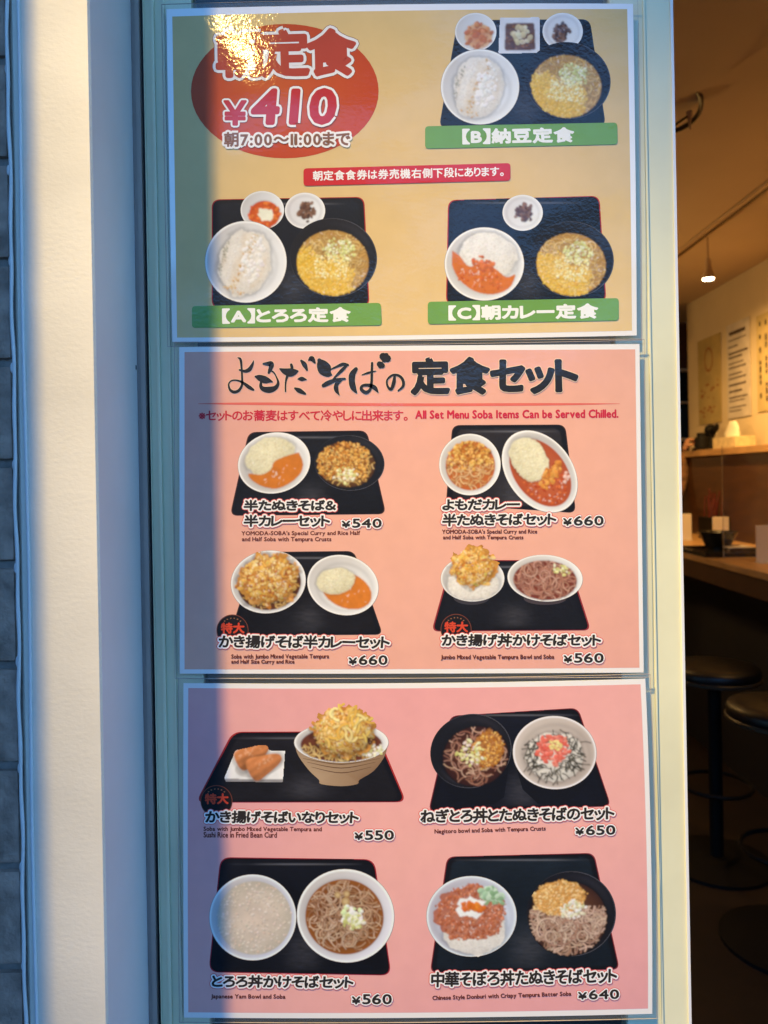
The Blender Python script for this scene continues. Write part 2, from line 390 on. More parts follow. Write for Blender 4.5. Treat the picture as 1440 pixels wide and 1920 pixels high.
# ================================================================== PRINT CANVAS (flat print built in door-plane pixels)
class Canvas:
    def __init__(s, z, ydist=0.006, warp=None):
        s.v = []; s.f = []; s.c = []; s.z = z; s.D = DCAM - ydist; s.ras = None
    def up(s, d=8e-6): s.z += d
    def face(s, pts, cols, z=None):
        z = s.z if z is None else z
        a = 0
        n = len(pts)
        for i in range(n):
            x0, y0 = pts[i]; x1, y1 = pts[(i + 1) % n]; a += x0 * y1 - x1 * y0
        idx = len(s.v)
        single = not isinstance(cols[0], (tuple, list))
        if a > 0: pts = pts[::-1]; cols = cols if single else cols[::-1]
        for i, p in enumerate(pts):
            s.v.append((p[0], p[1], z)); s.c.append(cols if single else cols[i])
        s.f.append(tuple(range(idx, idx + n)))
    def fan(s, c, pts, ccol, cols=None):
        cols = cols or [ccol] * len(pts)
        n = len(pts); idx = len(s.v)
        s.v.append((c[0], c[1], s.z)); s.c.append(ccol)
        for p, q in zip(pts, cols): s.v.append((p[0], p[1], s.z)); s.c.append(q)
        for i in range(n): s.f.append((idx, idx + 1 + (i + 1) % n, idx + 1 + i))
    def build(s, name, parent, m=None):
        k = K * s.D; yb = s.D - DCAM
        P = np.array(s.v, dtype=np.float64).reshape(-1, 3); C = np.array(s.c, dtype=np.float64).reshape(-1, 3)
        sizes = [len(f) for f in s.f]; loops = [i for f in s.f for i in f]
        if s.ras is not None:
            RP, RC, RQ = s.ras.grid(s.z)
            base = len(P); P = np.concatenate([P, RP]) if base else RP; C = np.concatenate([C, RC]) if base else RC
            sizes += [4] * len(RQ); loops = np.concatenate([np.array(loops, dtype=np.int64), (RQ + base).ravel()]); s.z += 8e-6
        u = (P[:, 0] - CX) * k; v = (CY - P[:, 1]) * k
        co = np.stack([u * cr + v * sr, yb - P[:, 2], EYE - u * sr + v * cr], 1)
        me = bpy.data.meshes.new(name)
        me.vertices.add(len(co)); me.vertices.foreach_set('co', co.astype(np.float32).ravel())
        me.loops.add(len(loops)); me.loops.foreach_set('vertex_index', np.asarray(loops, dtype=np.int32))
        st = np.concatenate([[0], np.cumsum(sizes)[:-1]]).astype(np.int32)
        me.polygons.add(len(sizes)); me.polygons.foreach_set('loop_start', st)
        me.update(calc_edges=True)
        at = me.color_attributes.new('Col', 'FLOAT_COLOR', 'POINT')
        at.data.foreach_set('color', np.concatenate([C, np.ones((len(C), 1))], 1).astype(np.float32).ravel())
        return link(name, me, m or M['print'], parent)

def vnoise(X, Y, scale, seed, octaves=3):
    """smooth value noise in 0..1"""
    out = 0; amp = 1; tot = 0
    for o in range(octaves):
        r = np.random.RandomState(seed * 13 + o); G = r.rand(64, 64)
        x = X / scale * 2 ** o + 7.3 * o; y = Y / scale * 2 ** o + 3.1 * o
        xi = np.floor(x).astype(int); yi = np.floor(y).astype(int); fx = x - xi; fy = y - yi
        fx = fx * fx * (3 - 2 * fx); fy = fy * fy * (3 - 2 * fy)
        g = lambda a, b_: G[(b_) % 64, (a) % 64]
        out = out + amp * ((g(xi, yi) * (1 - fx) + g(xi + 1, yi) * fx) * (1 - fy) + (g(xi, yi + 1) * (1 - fx) + g(xi + 1, yi + 1) * fx) * fy)
        tot += amp; amp *= .55
    return out / tot
class Ras:
    """a printed photograph: a fine grid of printed dots painted with soft brushes"""
    def __init__(s, x0, x1, y0, y1, step=1.05, soft=2):
        s.x0, s.y0, s.step, s.soft = x0, y0, step, soft
        s.w = int((x1 - x0) / step) + 1; s.h = int((y1 - y0) / step) + 1
        s.X, s.Y = np.meshgrid(x0 + np.arange(s.w) * step, y0 + np.arange(s.h) * step)
        s.img = np.zeros((s.h, s.w, 3)); s.al = np.zeros((s.h, s.w))
    def over(s, m, c, sl=None):
        sl = sl or (slice(None), slice(None))
        a0 = s.al[sl]; ao = m + a0 * (1 - m); c = np.asarray(c)
        t = np.where(ao > 1e-4, m / np.maximum(ao, 1e-4), 0)[..., None]
        s.img[sl] = s.img[sl] * (1 - t) + c * t; s.al[sl] = ao
    def tone(s, k, m=None):        # multiply by a tone map
        if m is None: s.img *= k[..., None]
        else: s.img *= (1 + (k - 1) * m)[..., None]
    def rad(s, E):
        ro = -radians(E[4]); x = s.X - E[0]; y = s.Y - E[1]
        return (x * cos(ro) - y * sin(ro)) / E[2], (x * sin(ro) + y * cos(ro)) / E[3]
    def emask(s, E, soft=1.3):
        u, v = s.rad(E); return np.clip((1 - np.hypot(u, v)) * min(E[2], E[3]) / soft + .5, 0, 1)
    def pmask(s, pts):
        m = np.zeros(s.X.shape, bool); n = len(pts)
        for i in range(n):
            (ax, ay), (bx_, by_) = pts[i][:2], pts[(i + 1) % n][:2]
            if abs(ay - by_) < 1e-9: continue
            m ^= ((s.Y > min(ay, by_)) & (s.Y <= max(ay, by_)) & (s.X < ax + (s.Y - ay) * (bx_ - ax) / (by_ - ay)))
        f = m.astype(float); return s.blur(f)
    @staticmethod
    def blur(f):
        p = np.pad(f, [(1, 1), (1, 1)] + [(0, 0)] * (f.ndim - 2), mode='edge')
        return (p[1:-1, 1:-1] * 4 + p[:-2, 1:-1] * 2 + p[2:, 1:-1] * 2 + p[1:-1, :-2] * 2 + p[1:-1, 2:] * 2 + p[:-2, :-2] + p[2:, 2:] + p[:-2, 2:] + p[2:, :-2]) / 16
    def win(s, x, y, r):
        i0 = max(0, int((x - r - s.x0) / s.step)); i1 = min(s.w, int((x + r - s.x0) / s.step) + 2)
        j0 = max(0, int((y - r - s.y0) / s.step)); j1 = min(s.h, int((y + r - s.y0) / s.step) + 2)
        return (slice(j0, j1), slice(i0, i1)) if i1 > i0 and j1 > j0 else None
    def dab(s, x, y, rx, ry, ang, c, op=1.0, shade=.22, shadow=.3):
        R_ = max(rx, ry) + 1.5; sl = s.win(x + .4, y + .6, R_ + 1)
        if sl is None: return
        X, Y = s.X[sl] - x, s.Y[sl] - y; ca, sa = cos(ang), sin(ang)
        if shadow:
            a_, b_ = (X - .7) * ca + (Y - 1.0) * sa, -(X - .7) * sa + (Y - 1.0) * ca
            d = np.hypot(a_ / (rx + .5), b_ / (ry + .5)); s.img[sl] *= (1 - shadow * np.clip((1.05 - d) * 1.6, 0, 1))[..., None]
        u, v = (X * ca + Y * sa) / rx, (-X * sa + Y * ca) / ry; d = np.hypot(u, v)
        m = np.clip((1 - d) * min(rx, ry) / 1.0 + .5, 0, 1) * op
        k = 1 - shade * (X * .45 + Y * .9) / max(rx, ry, 1)
        s.over(m, np.asarray(c)[None, None, :] * np.clip(k, .5, 1.5)[..., None], sl)
    def strand(s, pts, w_, c, dark=.45):
        P = [(x, y) for x, y in pts]
        for kind in (0, 1, 2):
            for i, (x, y) in enumerate(P):
                r_ = (w_ * .75 + .6, w_ * .5, w_ * .22)[kind]; ox, oy = ((.7, 1.0), (0, 0), (-.25, -.4))[kind]
                sl = s.win(x + ox, y + oy, r_ + 1)
                if sl is None: continue
                d = np.hypot(s.X[sl] - x - ox, s.Y[sl] - y - oy); m = np.clip((r_ - d) + .5, 0, 1)
                if kind == 0: s.img[sl] *= (1 - .16 * dark * m)[..., None]
                elif kind == 1: s.over(m * .9, c, sl)
                else: s.over(m * .22, np.minimum(np.asarray(c) * 1.3, .85), sl)
    def grid(s, z):
        img = s.img; al = s.al
        for _ in range(s.soft):
            wgt = s.blur(al); img = s.blur(img * al[..., None]) / np.maximum(wgt, 1e-4)[..., None]
        img = np.clip(img, 0.004, .85)
        keep = (al[:-1, :-1] + al[1:, :-1] + al[:-1, 1:] + al[1:, 1:]) > 2.0
        j, i = np.nonzero(keep); w_ = s.w
        q = np.stack([j * w_ + i, (j + 1) * w_ + i, (j + 1) * w_ + i + 1, j * w_ + i + 1], 1)
        used = np.unique(q); rem = -np.ones(s.w * s.h, dtype=np.int64); rem[used] = np.arange(len(used))
        P = np.stack([s.X.ravel()[used], s.Y.ravel()[used], np.full(len(used), z)], 1)
        return P, img.reshape(-1, 3)[used], rem[q]

def epts(E, f=1.0, n=56):
    cx, cy, rx, ry, ro = E; ro = radians(ro); o = []
    for i in range(n):
        a = 2 * pi * i / n; x, y = rx * f * cos(a), ry * f * sin(a)
        o.append((cx + x * cos(ro) - y * sin(ro), cy + x * sin(ro) + y * cos(ro)))
    return o
def mixc(a, b, t): return tuple(x + (y - x) * t for x, y in zip(a, b))
def jit(c, r, amt=0.12):
    k = 1 + r.uniform(-amt, amt); return tuple(min(0.85, v * k * (1 + r.uniform(-0.04, 0.04))) for v in c)
def ell(cv, E, cin, cout=None, f=1.0, lit=None):
    pts = epts(E, f); cout = cout or cin
    if cv.ras is not None:
        EE = (E[0], E[1], E[2] * f, E[3] * f, E[4]); u, v = cv.ras.rad(EE); t = np.clip(np.hypot(u, v), 0, 1)[..., None] ** 1.5
        cv.ras.over(cv.ras.emask(EE), np.asarray(cin) * (1 - t) + np.asarray(cout) * t); return
    if lit:      # lit=(angle, colour) second rim colour facing that angle
        cols = [mixc(cout, lit[1], max(0, cos(2 * pi * i / len(pts) - radians(lit[0])))) for i in range(len(pts))]
    else: cols = None
    cv.fan((E[0], E[1]), pts, cin, cols or [cout] * len(pts)); cv.up()
def unrot(E, x, y):
    cx, cy, rx, ry, ro = E; ro = -radians(ro); x -= cx; y -= cy
    return (x * cos(ro) - y * sin(ro)) / rx, (x * sin(ro) + y * cos(ro)) / ry
def smooth(pts, sub=6):
    out = []
    for i in range(len(pts) - 1):
        p0 = pts[max(i - 1, 0)]; p1 = pts[i]; p2 = pts[i + 1]; p3 = pts[min(i + 2, len(pts) - 1)]
        for k in range(sub):
            t = k / sub
            out.append(tuple(0.5 * ((2 * b) + (-a + c) * t + (2 * a - 5 * b + 4 * c - d) * t * t + (-a + 3 * b - 3 * c + d) * t ** 3) for a, b, c, d in zip(p0, p1, p2, p3)))
    out.append(pts[-1]); return out
def stroke(cv, pts, col, cap=True, z=None):     # pts (x, y, width)
    L_, R_ = [], []
    n = len(pts)
    for i, (x, y, wd) in enumerate(pts):
        a = pts[max(i - 1, 0)]; b = pts[min(i + 1, n - 1)]
        dx, dy = b[0] - a[0], b[1] - a[1]; l = hypot(dx, dy) or 1
        nx, ny = -dy / l * wd / 2, dx / l * wd / 2
        L_.append((x + nx, y + ny)); R_.append((x - nx, y - ny))
    zz = cv.z if z is None else z
    idx = len(cv.v)
    for a, b in zip(L_, R_):
        cv.v.append((*a, zz)); cv.c.append(col); cv.v.append((*b, zz)); cv.c.append(col)
    for i in range(n - 1):
        q = idx + 2 * i; cv.f.append((q, q + 2, q + 3, q + 1))
    if cap:
        for x, y, wd in (pts[0], pts[-1]):
            if wd > 1.6:
                cv.face([(x + wd / 2 * cos(2 * pi * j / 9), y + wd / 2 * sin(2 * pi * j / 9)) for j in range(9)], col, zz - 1.5e-6)
SPREAD = 6e-5
def blobpts(r, x, y, sx, sy, ro, n=6):
    o = []
    for i in range(n):
        a = 2 * pi * i / n + r.uniform(-.25, .25); q = r.uniform(0.7, 1.15)
        u, v = sx * q * cos(a), sy * q * sin(a)
        o.append((x + u * cos(ro) - v * sin(ro), y + u * sin(ro) + v * cos(ro)))
    return o
def scatter(cv, E, n, cols, size=(2, 4), asp=1.4, cond=None, seed=0, amt=0.16, edge=0.0, hl=None):
    r = random.Random(seed + n); i = 0; tries = 0
    if cv.ras is not None: asp = min(asp, 1.5)
    while i < n and tries < n * 12:
        tries += 1
        a = r.uniform(0, 2 * pi); q = sqrt(r.random()) * (1 + edge * sin(a * 5 + seed) * 0.5 + edge * 0.5 * sin(a * 9 + 2 * seed))
        u, v = q * cos(a), q * sin(a)
        if cond and not cond(u, v, r): continue
        x, y = u * E[2], v * E[3]; ro = radians(E[4])
        X, Y = E[0] + x * cos(ro) - y * sin(ro), E[1] + x * sin(ro) + y * cos(ro)
        s = r.uniform(*size)
        z = cv.z + SPREAD * i / n
        ang = r.uniform(0, pi)
        c = jit(r.choice(cols), r, amt)
        if cv.ras is not None:
            cv.ras.dab(X, Y, s * asp * .85, s * .85, ang, c, .9, .22 if s > 1.6 else .1, .24 if s > 1.6 else .12); i += 1; continue
        cv.face(blobpts(r, X, Y, s * asp, s, ang), c, z)
        i += 1
    if cv.ras is None: cv.z += SPREAD + 8e-6
def noodles(cv, E, n, cols, dark, w=2.6, cond=None, seed=0, rad=(9, 30), ln=(25, 75)):
    r = random.Random(seed * 7 + n)
    for i in range(n):
        for _ in range(30):
            a = r.uniform(0, 2 * pi); q = sqrt(r.random()); u, v = q * cos(a), q * sin(a)
            if not cond or cond(u, v, r): break
        x, y = u * E[2] * .95, v * E[3] * .95; ro = radians(E[4])
        X, Y = E[0] + x * cos(ro) - y * sin(ro), E[1] + x * sin(ro) + y * cos(ro)
        h = r.uniform(0, 2 * pi); cu = r.choice((-1, 1)) / r.uniform(*rad); le = r.uniform(*ln); st = 3.0
        pts = []
        for k in range(int(le / st)):
            uu, vv = unrot(E, X, Y)
            if uu * uu + vv * vv > 1 or (cond and k > 3 and not cond(uu, vv, r)): break
            pts.append((X, Y)); X += st * cos(h); Y += st * sin(h); h += cu * st; cu += r.uniform(-.006, .006)
        if len(pts) < 3: continue
        z = cv.z + SPREAD * i / n
        c = jit(r.choice(cols), r, 0.14)
        if cv.ras is not None:
            cv.ras.strand([(pts[a][0] + (pts[min(a + 1, len(pts) - 1)][0] - pts[a][0]) * q, pts[a][1] + (pts[min(a + 1, len(pts) - 1)][1] - pts[a][1]) * q) for a in range(len(pts)) for q in (0, .5)], w, c); continue
        stroke(cv, [(a, b, w * 1.7) for a, b in pts], dark, False, z)
        stroke(cv, [(a, b, w) for a, b in pts], c, False, z + 4e-7)
        stroke(cv, [(a - .3, b - .4, w * .35) for a, b in pts], tuple(min(.85, q * 1.18) for q in c), False, z + 8e-7)
    if cv.ras is None: cv.z += SPREAD + 8e-6
def rpoly(pts, rad, n=6):          # rounded polygon
    out = []; N = len(pts)
    for i in range(N):
        p = Vector(pts[i]); a = Vector(pts[i - 1]); b = Vector(pts[(i + 1) % N])
        r_ = rad[i] if isinstance(rad, (list, tuple)) else rad
        u = (a - p).normalized() * r_; v = (b - p).normalized() * r_
        for k in range(n + 1):
            t = k / n; q = (p + u) * (1 - t) ** 2 + p * 2 * t * (1 - t) + (p + v) * t * t; out.append((q.x, q.y))
    return out
def cfan(cv, pts, col, cols=None):
    if cv.ras is not None:
        m = cv.ras.pmask(pts); n_ = vnoise(cv.ras.X, cv.ras.Y, 14, len(pts)); cv.ras.over(m, np.asarray(col) * (.88 + .24 * n_)[..., None]); return
    c = (sum(p[0] for p in pts) / len(pts), sum(p[1] for p in pts) / len(pts)); cv.fan(c, pts, col, cols); cv.up()
def cpoly(cv, pts, col):
    if cv.ras is not None:
        m = cv.ras.pmask(pts); e = m
        for _ in range(3): e = Ras.blur(e)
        n_ = vnoise(cv.ras.X, cv.ras.Y, 9, len(pts)); cv.ras.over(m, np.asarray(col) * ((.80 + .28 * e) * (.86 + .28 * n_))[..., None]); return
    for t in tessellate_polygon([[Vector((p[0], p[1], 0)) for p in pts]]):
        q = [pts[i] if isinstance(i, int) else (i[0], i[1]) for i in t]
        cv.face(q, col)
    cv.up()
def shrink(pts, d):
    cx = sum(p[0] for p in pts) / len(pts); cy = sum(p[1] for p in pts) / len(pts); o = []
    for x, y in pts:
        l = hypot(x - cx, y - cy); o.append((x - (x - cx) / l * d, y - (y - cy) / l * d))
    return o

# ---- lettering
GL = {}
def glyph(ch, res=3):
    key = (ch, res)
    if key in GL: return GL[key]
    c = bpy.data.curves.new('g', 'FONT'); c.body = ch; c.size = 1; c.resolution_u = res
    o = bpy.data.objects.new('g', c); COL.objects.link(o)
    dg = bpy.context.evaluated_depsgraph_get(); me = o.evaluated_get(dg).to_mesh()
    V = [(v.co.x, -v.co.y) for v in me.vertices]; F = [tuple(p.vertices) for p in me.polygons]
    cnt = {}
    for p in me.polygons:
        for e in p.edge_keys: cnt[e] = cnt.get(e, 0) + 1
    E_ = [e for e, q in cnt.items() if q == 1]
    o.evaluated_get(dg).to_mesh_clear(); bpy.data.objects.remove(o); bpy.data.curves.remove(c)
    GL[key] = (V, F, E_); return GL[key]
def put(cv, V, F, E_, layers):
    """layers from the back: (radius, colour); a radius thickens the glyph by that much all round"""
    for rad, col in layers:
        i = 0
        for e in E_:
            if rad <= 0: break
            (x0, y0), (x1, y1) = V[e[0]], V[e[1]]
            dx, dy = x1 - x0, y1 - y0; l = hypot(dx, dy)
            if l < 1e-6: continue
            nx, ny = -dy / l * rad, dx / l * rad
            z = cv.z + 4e-7 * (i % 50); i += 1
            cv.face([(x0 + nx, y0 + ny), (x1 + nx, y1 + ny), (x1 - nx, y1 - ny), (x0 - nx, y0 - ny)], col, z)
            if rad > 0.9:
                z = cv.z + 4e-7 * (i % 50); i += 1
                cv.face([(x0 + rad * cos(pi * j / 4), y0 + rad * sin(pi * j / 4)) for j in range(8)], col, z)
        z = cv.z + 2.4e-5
        for f in F: cv.face([V[j] for j in f], col, z)
        cv.z += 3.4e-5
def text(cv, s, x0, x1, y0, y1, layers, tilt=0.0, gap=0.07, jitter=0.0, slant=0.0, res=3, whole=False):
    """lettering fitted to the box x0..x1, y0..y1"""
    r = random.Random(len(s) * 31 + int(x0))
    items = []; X = 0.0
    if whole:
        V, F, E_ = glyph(s, res); items.append(([list(v) for v in V], F, E_))
    else:
        for ch in s:
            if ch == ' ': X += 0.3; continue
            V, F, E_ = glyph(ch, res)
            mnx = min(v[0] for v in V); mxx = max(v[0] for v in V)
            ang = r.uniform(-1, 1) * jitter; sc = 1 + r.uniform(-1, 1) * jitter * 0.6
            cxx, cyy = (mnx + mxx) / 2, -0.38
            nv = []
            for x, y in V:
                a, b = (x - cxx) * sc, (y - cyy) * sc
                nv.append([X + (mxx - mnx) / 2 + a * cos(ang) - b * sin(ang) - slant * b, cyy + a * sin(ang) + b * cos(ang)])
            items.append((nv, F, E_)); X += (mxx - mnx) + gap
    ax = [v[0] for it in items for v in it[0]]; ay = [v[1] for it in items for v in it[0]]
    a0, a1, b0, b1 = min(ax), max(ax), min(ay), max(ay)
    sx, sy = (x1 - x0) / (a1 - a0), (y1 - y0) / (b1 - b0); ct, st_ = cos(radians(tilt)), sin(radians(tilt)); ym = (y0 + y1) / 2
    out = []
    for nv, F, E_ in items:
        o = []
        for x, y in nv:
            px, py = (x - a0) * sx, y0 + (y - b0) * sy - ym
            o.append((x0 + px * ct - py * st_, ym + px * st_ + py * ct))
        out.append((o, F, E_))
    for rad, col in layers:
        zz = cv.z
        for o, F, E_ in out:
            cv.z = zz; put(cv, o, F, E_, [(rad, col)])
        cv.z = zz + 3.4e-5

DK = ink((46, 38, 32)); WHT = (0.80, 0.80, 0.80); RED = ink((205, 45, 40)); HALO = ink((222, 88, 78)); MAR = ink((110, 50, 36))
NAME = [(5.2, HALO), (3.9, WHT), (1.05, DK)]
PRICE = [(4.0, HALO), (3.0, WHT), (0.8, DK)]

# ------------------------------------------------------------------ posters
POSTER_Z0 = 1e-4
def edge(a, b, mid, n=10):      # curved paper edge
    mx, my = (a[0] + b[0]) / 2 + mid[0], (a[1] + b[1]) / 2 + mid[1]
    return [((1 - t) ** 2 * a[0] + 2 * t * (1 - t) * (2 * mx - (a[0] + b[0]) / 2) + t * t * b[0],
             (1 - t) ** 2 * a[1] + 2 * t * (1 - t) * (2 * my - (a[1] + b[1]) / 2) + t * t * b[1]) for t in [i / n for i in range(n)]]
def outline(c, bows):
    out = []
    for i in range(4): out += edge(c[i], c[(i + 1) % 4], bows[i])
    return out
def slab(name, pts, y0, y1, D, m, parent):     # thin sheet with real thickness
    bm = bmesh.new(); k = K * D
    def w3(p, y):
        u, v = (p[0] - CX) * k, (CY - p[1]) * k
        return (u * cr + v * sr, y, EYE - u * sr + v * cr)
    a = [bm.verts.new(w3(p, y0)) for p in pts]; b = [bm.verts.new(w3(p, y1)) for p in pts]
    bm.faces.new(a); bm.faces.new(b[::-1]); n = len(pts)
    for i in range(n): bm.faces.new((a[i], a[(i + 1) % n], b[(i + 1) % n], b[i]))
    return obj(name, bm, m, parent)
M['paper'] = mat('white_paper', (0.80, 0.80, 0.80), 0.5, coat=1.0)
def poster(label, paper, pbow, field, fbow, fieldcol, filmw=9):
    c = W(sum(p[0] for p in paper) / 4, sum(p[1] for p in paper) / 4, DCAM - 0.006)
    t = thing('menu_poster', c, label, 'poster', 'laminated menu posters on the door')
    po = outline(paper, pbow); D = DCAM - 0.006
    slab('paper', po, D - DCAM, D - DCAM + 0.0006, D, M['paper'], t)
    # clear film margin all round the paper
    cx = sum(p[0] for p in po) / len(po); cy = sum(p[1] for p in po) / len(po)
    def grow(p, d): 
        return (p[0] + (d if p[0] > cx else -d) * min(1, (abs(p[0] - cx) / 380) ** 6), p[1] + (d if p[1] > cy else -d) * min(1, (abs(p[1] - cy) / 270) ** 6))
    outer = [grow(p, filmw) for p in po]
    bm = bmesh.new(); k = K * D
    def w3(p, y):
        u, v = (p[0] - CX) * k, (CY - p[1]) * k
        return (u * cr + v * sr, y, EYE - u * sr + v * cr)
    A = [bm.verts.new(w3(p, D - DCAM + 0.0002)) for p in po]; Bv = [bm.verts.new(w3(p, D - DCAM + 0.0002)) for p in outer]
    n = len(po)
    for i in range(n): bm.faces.new((A[i], A[(i + 1) % n], Bv[(i + 1) % n], Bv[i]))
    obj('film_margin', bm, M['film'], t)
    bm = bmesh.new(); tube(bm, [w3(p, D - DCAM + 0.0002) for p in outer] + [w3(outer[0], D - DCAM + 0.0002)], 0.00035, 5)
    obj('film_edge', bm, M['jamb'], t)
    cv = Canvas(4e-5); fo = outline(field, fbow)
    cfan(cv, fo, fieldcol[0], [mixc(fieldcol[0], fieldcol[1], 0.5 + 0.5 * sin(i * 0.37)) for i in range(len(fo))])
    cv.build('printed_ground', t)
    return t

class Dish:
    """one dish photograph on a poster: a tray with bowls, built from the back forwards"""
    def __init__(s, post, label=None):
        s.post = post; s.z = POSTER_Z0; s.root = None; s.label = label; s.boxes = []
    def tray(s, q, rad=14, rim=None, rimw=2.2, inner=(22, 20, 22), hl=True, parts=True):
        cv = Canvas(s.z)
        rimc = ink(rim) if rim else ink((60, 44, 40))
        pts = rpoly(q, rad)
        cfan(cv, pts, rimc)
        cfan(cv, shrink(pts, rimw), ink((14, 12, 14)))
        xs = [p[0] for p in pts]; ys = [p[1] for p in pts]
        cv.ras = R_ = Ras(min(xs), max(xs), min(ys), max(ys), 1.7, 0)
        m = R_.pmask(shrink(pts, rimw + .6)); m2 = R_.pmask(shrink(pts, rimw + 10))
        yy = (R_.Y - min(ys)) / (max(ys) - min(ys)); xx = (R_.X - min(xs)) / (max(xs) - min(xs))
        nz = vnoise(R_.X, R_.Y, 60, int(q[0][0])); fine = vnoise(R_.X * .25, R_.Y, 3.2, 5, 2)
        R_.over(m, np.array(ink((17, 15, 17))) * (.8 + .6 * nz)[..., None])
        e = Ras.blur(Ras.blur(m2)); edge_ = np.clip(m - m2, 0, 1) * m
        fl = np.array(ink(inner)) * (.55 + .7 * nz + .5 * np.clip(1 - yy * 3, 0, 1) + .25 * (fine - .5))[..., None]
        R_.over(m2, fl)
        # lacquer sheen: lit strip along the far rim and a soft patch on the floor
        sh = np.exp(-((R_.Y - min(ys) - 13) / 1.6) ** 2) * np.clip(np.sin(xx * 3.1) ** 2 * 1.2 - .2 + .5 * (nz - .5), 0, 1) * m
        R_.over(sh * .35, np.array(ink((150, 144, 140)))[None, None, :] * np.ones(R_.X.shape + (1,)))
        sp = np.exp(-((xx - .52) / .09) ** 2 - ((yy - .80) / .16) ** 2) * (.4 + .6 * fine) * m2
        R_.over(sp * .22, np.array(ink((120, 114, 112)))[None, None, :] * np.ones(R_.X.shape + (1,)))
        s.root = cv.build('dish_picture', s.post); s.z = cv.z + 1e-5
        if s.label: s.root['label'] = s.label
        return s
    def part(s, name, fn):
        cv = Canvas(0.0); fn(cv)
        xs = [v[0] for v in cv.v] or [cv.ras.x0, cv.ras.X.max()]; ys = [v[1] for v in cv.v] or [cv.ras.y0, cv.ras.Y.max()]; bb = (min(xs), max(xs), min(ys), max(ys))
        z0_ = s.z
        for q, ze in s.boxes:
            if bb[0] < q[1] and bb[1] > q[0] and bb[2] < q[3] and bb[3] > q[2]: z0_ = max(z0_, ze)
        s.boxes.append((bb, z0_ + cv.z + 2e-5))
        cv.v = [(a, b, c + z0_) for a, b, c in cv.v]; cv.z += z0_
        cv.build(name, s.root)
        return s
def newras(cv, E, mx=6, up=0):
    R_ = max(E[2], E[3]); cv.ras = Ras(E[0] - R_ - mx, E[0] + R_ + mx, E[1] - min(R_, E[3] * 1.25) - mx - up, E[1] + min(R_, E[3] * 1.25) + mx)
def wbowl(cv, E, f=0.8, off=(0, 0), rim=(246, 240, 228), wall=(205, 192, 172), wall2=(240, 230, 214), soup=None, lit=200, mx=6, up=0):
    ell(cv, E, ink(wall), ink((178, 162, 144)))
    ell(cv, E, ink(rim), ink(rim), 0.988)
    newras(cv, E, mx, up); R_ = cv.ras
    R_.over(R_.emask(E, 1.0) * (np.hypot(*R_.rad(E)) < .985), ink(rim))
    u, v = R_.rad((E[0], E[1], E[2] * .945, E[3] * .945, E[4])); d = np.hypot(u, v)
    la = radians(lit); side = (u * cos(la) + v * sin(la)) / np.maximum(d, .05)
    t = np.clip(.5 + .5 * side, 0, 1) * np.clip(d, 0, 1)
    c = np.asarray(ink(wall2)) * (1 - t[..., None]) + np.asarray(ink(wall)) * t[..., None]
    c = c * (.90 + .10 * np.clip((d - .4) / .6, 0, 1))[..., None] * (.97 + .06 * vnoise(R_.X, R_.Y, 30, 3))[..., None]
    R_.over(np.clip((1 - d) * min(E[2], E[3]) / 1.6 + .5, 0, 1), c)
    C = (E[0] + off[0], E[1] + off[1], E[2] * f, E[3] * f, E[4])
    # soft shade where the food meets the wall
    cu, cv_ = R_.rad(C); dd = np.hypot(cu, cv_); R_.tone(1 - .16 * np.exp(-((dd - 1) / .09) ** 2))
    if soup: ell(cv, C, ink(soup[0]), ink(soup[1]))
    return C
def bbowl(cv, E, f=0.8, off=(0, 0), soup=((120, 70, 24), (70, 34, 16)), base=(24, 22, 24)):
    ell(cv, E, ink((12, 11, 13)), ink((70, 66, 66)), lit=(200, ink((26, 25, 27))))
    newras(cv, E); R_ = cv.ras
    u, v = R_.rad((E[0], E[1], E[2] * .975, E[3] * .975, E[4])); d = np.hypot(u, v); an = np.arctan2(v, u)
    k = .6 + .5 * np.clip(d, 0, 1) + 1.6 * np.exp(-((an - 2.3) / .5) ** 2) * np.exp(-((d - .9) / .05) ** 2) + 1.2 * np.exp(-((an + .9) / .7) ** 2) * np.exp(-((d - .88) / .09) ** 2)
    R_.over(np.clip((1 - d) * min(E[2], E[3]) / 1.4 + .5, 0, 1), np.asarray(ink(base)) * k[..., None])
    C = (E[0] + off[0], E[1] + off[1], E[2] * f, E[3] * f, E[4])
    ell(cv, (C[0], C[1], C[2] * 1.03, C[3] * 1.03, C[4]), ink((40, 28, 20)), ink((22, 18, 16)))
    ell(cv, C, ink(soup[0]), ink(soup[1]))
    return C
def gloss(cv, E, n, seed, c=(255, 240, 214), size=(.8, 2.0), op=.55):
    r = random.Random(seed)
    for _ in range(n):
        a, q = r.uniform(0, 2 * pi), sqrt(r.random()); ro = radians(E[4]); x, y = E[2] * q * cos(a), E[3] * q * sin(a)
        cv.ras.dab(E[0] + x * cos(ro) - y * sin(ro), E[1] + x * sin(ro) + y * cos(ro), r.uniform(*size) * 1.6, r.uniform(*size) * .7, r.uniform(0, pi), ink(c), op * r.uniform(.4, 1), 0, 0)
def dome(cv, E, a=.22, b=.30):      # roundness of a heap as photographed
    u, v = cv.ras.rad(E); d = np.hypot(u, v); m = np.clip((1.08 - d) * 8, 0, 1)
    cv.ras.tone(1 + a * (-.35 * u - .8 * v) - b * np.clip(d, 0, 1) ** 4 * .6, m)
cr_y = [ink(c) for c in ((238, 196, 84), (226, 170, 52), (246, 214, 120), (210, 146, 36), (232, 182, 70))]
cr_o = [ink(c) for c in ((224, 160, 66), (206, 130, 40), (240, 190, 100), (180, 104, 28), (232, 172, 84), (146, 80, 24))]
nd = [ink(c) for c in ((212, 168, 92), (194, 148, 74), (222, 182, 110), (180, 134, 66))]
